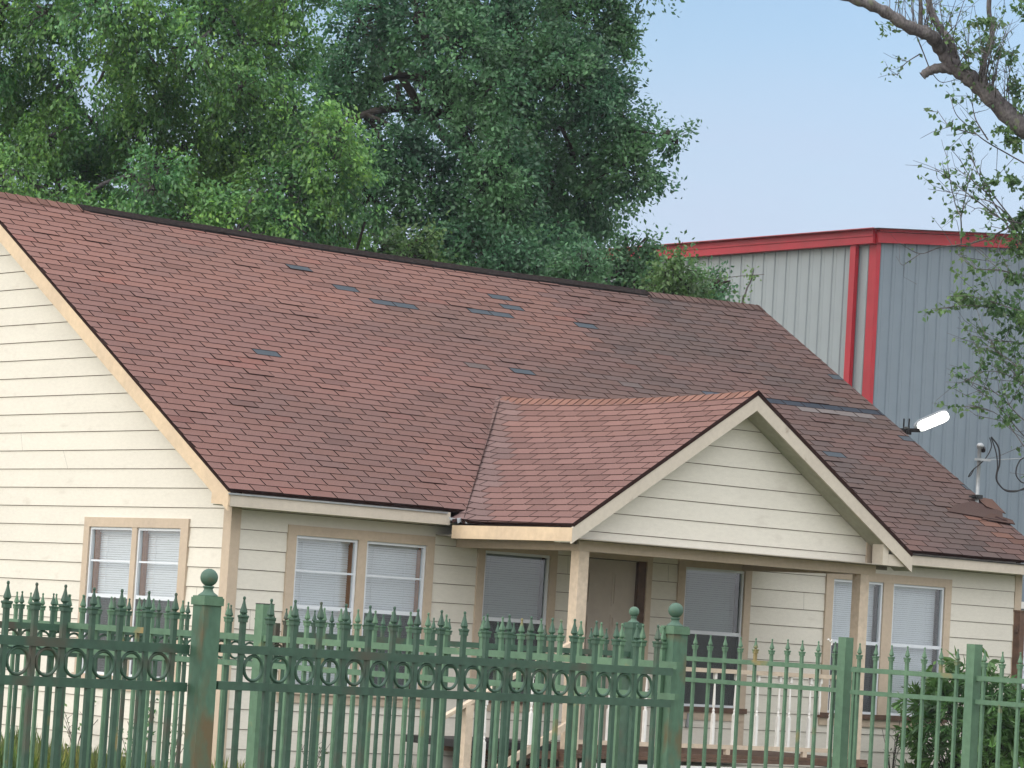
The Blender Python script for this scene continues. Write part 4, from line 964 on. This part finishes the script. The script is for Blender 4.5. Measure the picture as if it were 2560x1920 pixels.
# half bare tree on the right
DC = 46.0; bc = np.array([*at(2790, 900, DC)[:2], 0])
tc_ = empty('broadleaf_tree', tuple(bc)); tag(tc_, 'half-bare tree at the right edge with a thick leaning limb and leafy twigs', 'tree')
q = MB(); twl = MB(); LC, LD_, LS, LT = [], [], [], []
def limb(L, r0, r1, n=8, wob=0):
    P_ = [at(x, y, DC+dz)-bc for x, y, dz in L]; sp = spline(P_, 6)
    q.tube(sp, [r0+(r1-r0)*(i/(len(sp)-1))+wob*math.sin(i*1.9)*r0*.08 for i in range(len(sp))], n); return sp
limb([(2790, 1900, 0), (2780, 1000, 0), (2740, 600, 0), (2680, 430, 0)], .34, .22, 12)
M1 = limb([(2690, 440, 0), (2620, 365, 0), (2540, 305, 0), (2470, 235, 0), (2425, 195, 0), (2385, 165, 0), (2355, 125, 0), (2325, 88, -.2), (2270, 66, -.3), (2210, 28, -.4), (2150, 3, -.5), (2080, -20, -.5)], .15, .062, 12, 1)
limb([(2415, 190, 0), (2385, 175, 0), (2350, 170, 0), (2322, 178, 0), (2306, 190, 0)], .085, .058, 10, 1)
M2 = limb([(2388, 150, 0), (2375, 105, 0), (2345, 62, .2), (2325, 20, .3), (2318, -40, .3)], .062, .045, 9, 1)
M3 = limb([(2455, 205, 0), (2460, 150, .4), (2480, 90, .6), (2472, 20, .6), (2480, -60, .6)], .05, .03, 8)
M4 = limb([(2300, 72, -.2), (2302, 30, -.2), (2300, -40, -.2)], .035, .025, 6)
def twigs(L, r0, r1, nl, lsz, side=3, sl=.35, clus=3, leafy=1.0):
    P_ = [at(x, y, DC+rng.uniform(-.6, .6) if i else DC)-bc for i, (x, y) in enumerate(L)]; sp = spline(P_, 5)
    twl.tube(sp, list(np.linspace(r0, r1, len(sp))), 5)
    ends = []
    for k in range(side):
        i = int(rng.integers(1, len(sp)-1)); p = sp[i]; d = unit(sp[min(i+1, len(sp)-1)]-sp[i-1]); dv = unit(d*.8+rng.normal(size=3)*.6+np.array([0, 0, .15]))
        a1 = p+dv*sl*rng.uniform(.5, 1); a2 = a1+unit(dv+rng.normal(size=3)*.35)*sl*.6; twl.tube([p, a1, a2], [r0*.45, r0*.3, .0025], 4); ends.append([p, a1, a2])
    ends.append(sp)
    for _ in range(int(nl*leafy)):
        e = ends[int(rng.integers(0, len(ends)))]; i = int(rng.integers(0, len(e)-1)); t = rng.random(); p = e[i]*(1-t)+e[i+1]*t
        k = int(rng.integers(1, clus+1))
        LC.append(p[None, :]+rng.normal(size=(k, 3))*.03); LD_.append(rng.normal(size=(k, 3))+np.array([0, 0, -.5])); LS.append(lsz*rng.uniform(.6, 1.3, k)); LT.append(rng.uniform(.7, 1.3, (k, 1))*np.ones((1, 3)))
# fine bare twigs standing on the big limbs
for k in range(46):
    x0 = rng.uniform(2300, 2560); y0 = np.interp(x0, [2200, 2300, 2380, 2470, 2560], [30, 78, 160, 235, 315]); lx = rng.uniform(-50, 60); ly = rng.uniform(-190, -60)
    twigs([(x0, y0), (x0+lx*.4, y0+ly*.5), (x0+lx, y0+ly)], .010, .003, 5, .07, side=3, sl=.4)
for k in range(10):
    x0 = rng.uniform(2200, 2330); y0 = np.interp(x0, [2200, 2300, 2380], [30, 78, 160]); twigs([(x0, y0), (x0+rng.uniform(-20, 20), y0-60), (x0+rng.uniform(-40, 40), y0-130)], .007, .003, 2, .06, side=2)
# named sprays copied from the way the boughs hang
twigs([(2325, 175), (2300, 110), (2285, 70), (2260, 20)], .010, .004, 3, .07); twigs([(2300, 135), (2262, 160), (2242, 190)], .010, .004, 8, .07, side=4, sl=.25)
twigs([(2320, 88), (2290, 60), (2262, 75), (2240, 78)], .007, .003, 6, .08, side=3, sl=.2)
LC.append((at(2215, 78, DC)-bc)[None, :]+rng.normal(size=(16, 3))*.06); LD_.append(rng.normal(size=(16, 3))); LS.append(np.full(16, .10)); LT.append(np.ones((16, 3)))
twigs([(2330, 182), (2352, 205), (2385, 200), (2420, 185)], .007, .003, 14, .08, side=4, sl=.25)
twigs([(2245, 188), (2225, 175), (2215, 160)], .005, .002, 6, .06, side=3, sl=.15)
for L, nl in (([(2600, 430), (2520, 385), (2460, 350), (2420, 315), (2390, 285), (2375, 240), (2366, 228)], 26), ([(2440, 335), (2400, 325), (2370, 312), (2343, 275)], 20), ([(2470, 350), (2440, 300), (2430, 260), (2415, 232)], 16),
              ([(2560, 640), (2480, 500), (2430, 450), (2400, 400), (2370, 365)], 26), ([(2540, 560), (2470, 470), (2440, 420), (2425, 355)], 20), ([(2560, 620), (2500, 520), (2420, 490), (2320, 472)], 24), ([(2520, 560), (2440, 500), (2375, 450), (2338, 422)], 16),
              ([(2403, 610), (2402, 545), (2388, 510), (2370, 420), (2368, 372)], 14), ([(2402, 545), (2412, 500), (2420, 460), (2440, 400)], 14), ([(2560, 560), (2500, 545), (2450, 520), (2428, 530)], 18)):
    twigs(L, .012, .003, nl, .085, side=6, sl=.35)
twigs([(2640, 520), (2560, 545), (2500, 580), (2440, 605), (2400, 612), (2350, 618), (2300, 634), (2250, 608)], .016, .005, 4, .06, side=4, sl=.4)
twigs([(2300, 634), (2270, 655), (2255, 662), (2240, 640)], .006, .002, 1, .05, side=2)
for L, nl in (([(2640, 700), (2560, 690), (2500, 675), (2440, 672), (2410, 650), (2390, 632)], 50), ([(2640, 800), (2560, 780), (2480, 755), (2420, 740), (2365, 742)], 150), ([(2620, 860), (2540, 800), (2450, 765), (2350, 770)], 60),
              ([(2640, 900), (2560, 860), (2480, 850), (2420, 835)], 60), ([(2640, 1000), (2560, 930), (2490, 880), (2430, 880)], 50), ([(2640, 1090), (2560, 1050), (2500, 990), (2440, 960), (2370, 935)], 46), ([(2640, 1160), (2560, 1090), (2490, 1010), (2420, 960)], 46),
              ([(2640, 1230), (2570, 1130), (2500, 1040), (2420, 1010)], 40), ([(2640, 1130), (2580, 1000), (2510, 900), (2470, 840)], 40), ([(2640, 640), (2580, 620), (2540, 600), (2500, 640)], 60), ([(2620, 980), (2560, 960), (2500, 930), (2440, 930)], 40)):
    for rep in range(1): twigs([(x+rng.uniform(-8, 8)*rep, y+rng.uniform(-20, 20)*rep) for x, y in L], .012, .003, nl, .085, side=8, sl=.5)
q.build('trunk', BARK, tc_, smooth=True); twl.build('twigs', BARK, tc_, smooth=True)
# leaf masses
limb([(2690, 440, 0), (2760, 200, .4), (2820, -60, .8), (2860, -400, 1)], .20, .06, 9); limb([(2740, 600, 0), (2900, 380, .5), (3050, 150, 1)], .14, .05, 8); limb([(2780, 900, 0), (2930, 700, -.5), (3080, 560, -1)], .11, .04, 8)
def mass(x, y, rx, ry, n, ls=.09):
    s = DC/FPX; c = at(x, y, DC)-bc; k = n; d = rng.normal(size=(k, 3)); d /= np.linalg.norm(d, axis=1)[:, None]
    nc = max(3, n//35); cen = c+rng.normal(size=(nc, 3))*np.array([rx, rx, ry])*s*.55; idx = rng.integers(0, nc, k)
    LC.append(cen[idx]+rng.normal(size=(k, 3))*s*np.array([rx, rx, ry])*.18); LD_.append(rng.normal(size=(k, 3))+np.array([0, 0, -.6])); LS.append(ls*rng.uniform(.6, 1.3, k)); LT.append(rng.uniform(.75, 1.25, (k, 1))*np.ones((1, 3)))
for a in ((2840, -350, 160, 160, 2600), (3060, 150, 150, 140, 2200), (3080, 560, 150, 120, 1800), (2800, 60, 110, 130, 1300), (2540, 20, 60, 40, 300), (2450, 42, 40, 25, 200), (2500, 120, 45, 50, 260), (2550, 150, 40, 60, 320), (2440, 110, 50, 25, 150), (2560, 230, 40, 50, 260), (2500, 330, 40, 30, 120), (2540, 340, 40, 30, 220), (2530, 345, 30, 25, 150), (2520, 290, 40, 40, 120), (2410, 180, 30, 25, 90), (2380, 115, 20, 20, 40),
          (2540, 460, 35, 25, 220), (2500, 460, 30, 15, 110), (2555, 500, 30, 35, 240), (2545, 560, 30, 25, 260), (2560, 600, 35, 45, 420), (2400, 738, 22, 16, 130), (2440, 752, 40, 20, 220), (2500, 770, 50, 25, 240), (2550, 800, 40, 60, 320), (2540, 700, 40, 30, 220), (2530, 880, 50, 60, 220), (2550, 960, 40, 70, 220), (2460, 920, 40, 25, 90), (2600, 300, 60, 200, 700), (2640, 800, 80, 300, 1200), (2400, 1010, 30, 12, 40)):
    mass(*a[:4], int(a[4]*.36))
leaf_mesh('crown', np.concatenate(LC), np.concatenate(LD_), np.concatenate(LS), .33, np.concatenate(LT), LEAF_C, tc_)

# palmate shrub before the right window
sc = np.array([9.75, -1.35, 0.0]); shb = empty('shrub', tuple(sc)); tag(shb, 'dense dark shrub with long drooping leaves before the right-hand window', 'shrub')
LEAF_S = leaf_mat('shrub_leaf', (.05, .125, .04), (.10, .205, .05))
q = MB(); Cs, Ds, Ss, Ts = [], [], [], []
for k in range(130):
    th = rng.uniform(0, 2*math.pi); z = rng.uniform(.15, 1.75)*(1 if k > 14 else 1.0); rr_ = (.82 if z < 1.2 else .82-(z-1.2)*.85)*math.sqrt(rng.uniform(.05, 1))
    hx = np.array([rr_*math.cos(th)*1.05, rr_*math.sin(th)*.8, z]); 
    q.tube(spline([np.array([hx[0]*.15, hx[1]*.15, 0]), hx*np.array([.6, .6, .75]), hx], 3), [.010, .009, .008, .007, .006, .005, .004], 4)
    for s_ in range(int(rng.integers(6, 10))):
        c = hx+rng.normal(size=3)*.09; out = unit(np.array([math.cos(th), math.sin(th), .3])+rng.normal(size=3)*.6)
        m_ = 7; fan = unit(np.cross(out, rng.normal(size=3)))
        for j in range(m_):
            a = (j-(m_-1)/2)*.42; dv = unit(out*math.cos(a)+fan*math.sin(a)+np.array([0, 0, -.45])); Cs.append(c); Ds.append(dv); Ss.append(rng.uniform(.13, .20)); b2 = rng.uniform(.7, 1.3)*(1.6 if rng.random() < .1 else 1); Ts.append((b2, b2, b2))
q.build('stems', BARKD, shb)
leaf_mesh('crown', np.array(Cs), np.array(Ds), np.array(Ss), .11, np.array(Ts), LEAF_S, shb)
# thin weeds by the wall
def weed(x, y, h, label, n=6, lf=30, mat_=LEAF_C, sp_=.2):
    o = empty('weed', (x, y, 0)); tag(o, label, 'weed', 'weeds along the house wall'); q = MB(); C_, D_ = [], []
    for k in range(n):
        tip = np.array([rng.uniform(-sp_, sp_), rng.uniform(-.08, .04), h*rng.uniform(.6, 1)]); s_ = spline([np.array([rng.uniform(-.05, .05), 0, 0]), tip*np.array([.3, .3, .6]), tip], 4); q.tube(s_, list(np.linspace(.006, .0025, len(s_))), 4)
        for _ in range(3):
            i = int(rng.integers(3, len(s_))); e = s_[i]+np.array([rng.uniform(-.1, .1), rng.uniform(-.03, .03), rng.uniform(.02, .12)]); q.tube([s_[i], e], [.003, .002], 3)
        for _ in range(lf):
            i = int(rng.integers(2, len(s_))); C_.append(s_[i]+rng.normal(size=3)*.03); D_.append(rng.normal(size=3)+np.array([0, 0, .2]))
    q.build('stems', BARKD, o); m_ = len(C_); leaf_mesh('leaves', np.array(C_), np.array(D_), rng.uniform(.02, .06, m_), .28, rng.uniform(.7, 1.4, (m_, 1))*np.ones((1, 3)), mat_, o)
weed(-.25, 1.2, .95, 'leafy dark weed climbing below the gable window', 9, 30, LEAF_B, .35)
weed(-.25, 2.3, .8, 'wispy weed left of the gable window', 6, 8, LEAF_C, .3)
weed(-.3, .35, .75, 'small weed near the left house corner', 6, 10, LEAF_C, .2)
weed(1.0, -.3, .85, 'thin weed in front of the left front wall', 5, 4)
weed(8.9, -.9, 1.25, 'bare twiggy weed left of the dark shrub', 9, 2, LEAF_C, .25)
weed(12.3, -.6, .9, 'leafy weed at the right house corner', 7, 30, LEAF_B, .2)
weed(6.4, -2.3, .62, 'low weed before the porch skirt', 5, 6)

# grass: tufts close to the house, nobody could count the blades
GR = leaf_mat('grass_blade', (.12, .20, .045), (.22, .26, .09))
n = 26000
gx = rng.uniform(-5.5, -.05, n); gy = rng.uniform(-1.5, 8.5, n)
m_ = 9000; gx2 = rng.uniform(-5, 2.6, m_); gy2 = rng.uniform(-4, -.1, m_); m3 = 7000; gx3 = rng.uniform(2.6, 13.5, m3); gy3 = rng.uniform(-5, -2.3, m3)
gx = np.concatenate([gx, gx2, gx3]); gy = np.concatenate([gy, gy2, gy3])
keep = np.array([vnoise(a*1.7, b*1.7) > .25 for a, b in zip(gx, gy)]); gx, gy = gx[keep], gy[keep]
hh = np.array([.24+.34*vnoise(a*.9+3, b*.9) for a, b in zip(gx, gy)])*rng.uniform(.6, 1.15, len(gx)); hh[gy < -1.5] *= .5
Cg = np.stack([gx, gy, np.zeros_like(gx)-.01], 1); Dg = np.stack([rng.normal(0, .22, len(gx)), rng.normal(0, .22, len(gx)), np.ones_like(gx)], 1)
tg = rng.uniform(.7, 1.25, (len(gx), 1))*np.ones((1, 3)); tg[rng.random(len(gx)) < .15] *= [1.7, 1.35, 1.2]
gr = leaf_mesh('grass', Cg, Dg, hh, .022, tg, GR, None); tag(gr, 'tall unmown grass growing along the house walls', 'grass', kind='stuff')
# thin summer haze between the camera and the far trees
hz = MB(); hz.box(-605, 905, -605, 905, -1, 20)
hm_ = bpy.data.materials.new('haze'); hm_.use_nodes = True; t = hm_.node_tree; t.nodes.clear(); o_ = t.nodes.new('ShaderNodeOutputMaterial'); pv = t.nodes.new('ShaderNodeVolumePrincipled')
pv.inputs['Color'].default_value = (.80, .88, 1.0, 1); pv.inputs['Density'].default_value = .0003; pv.inputs['Anisotropy'].default_value = .2; t.links.new(pv.outputs[0], o_.inputs['Volume'])
tag(hz.build('haze', hm_), kind='stuff')
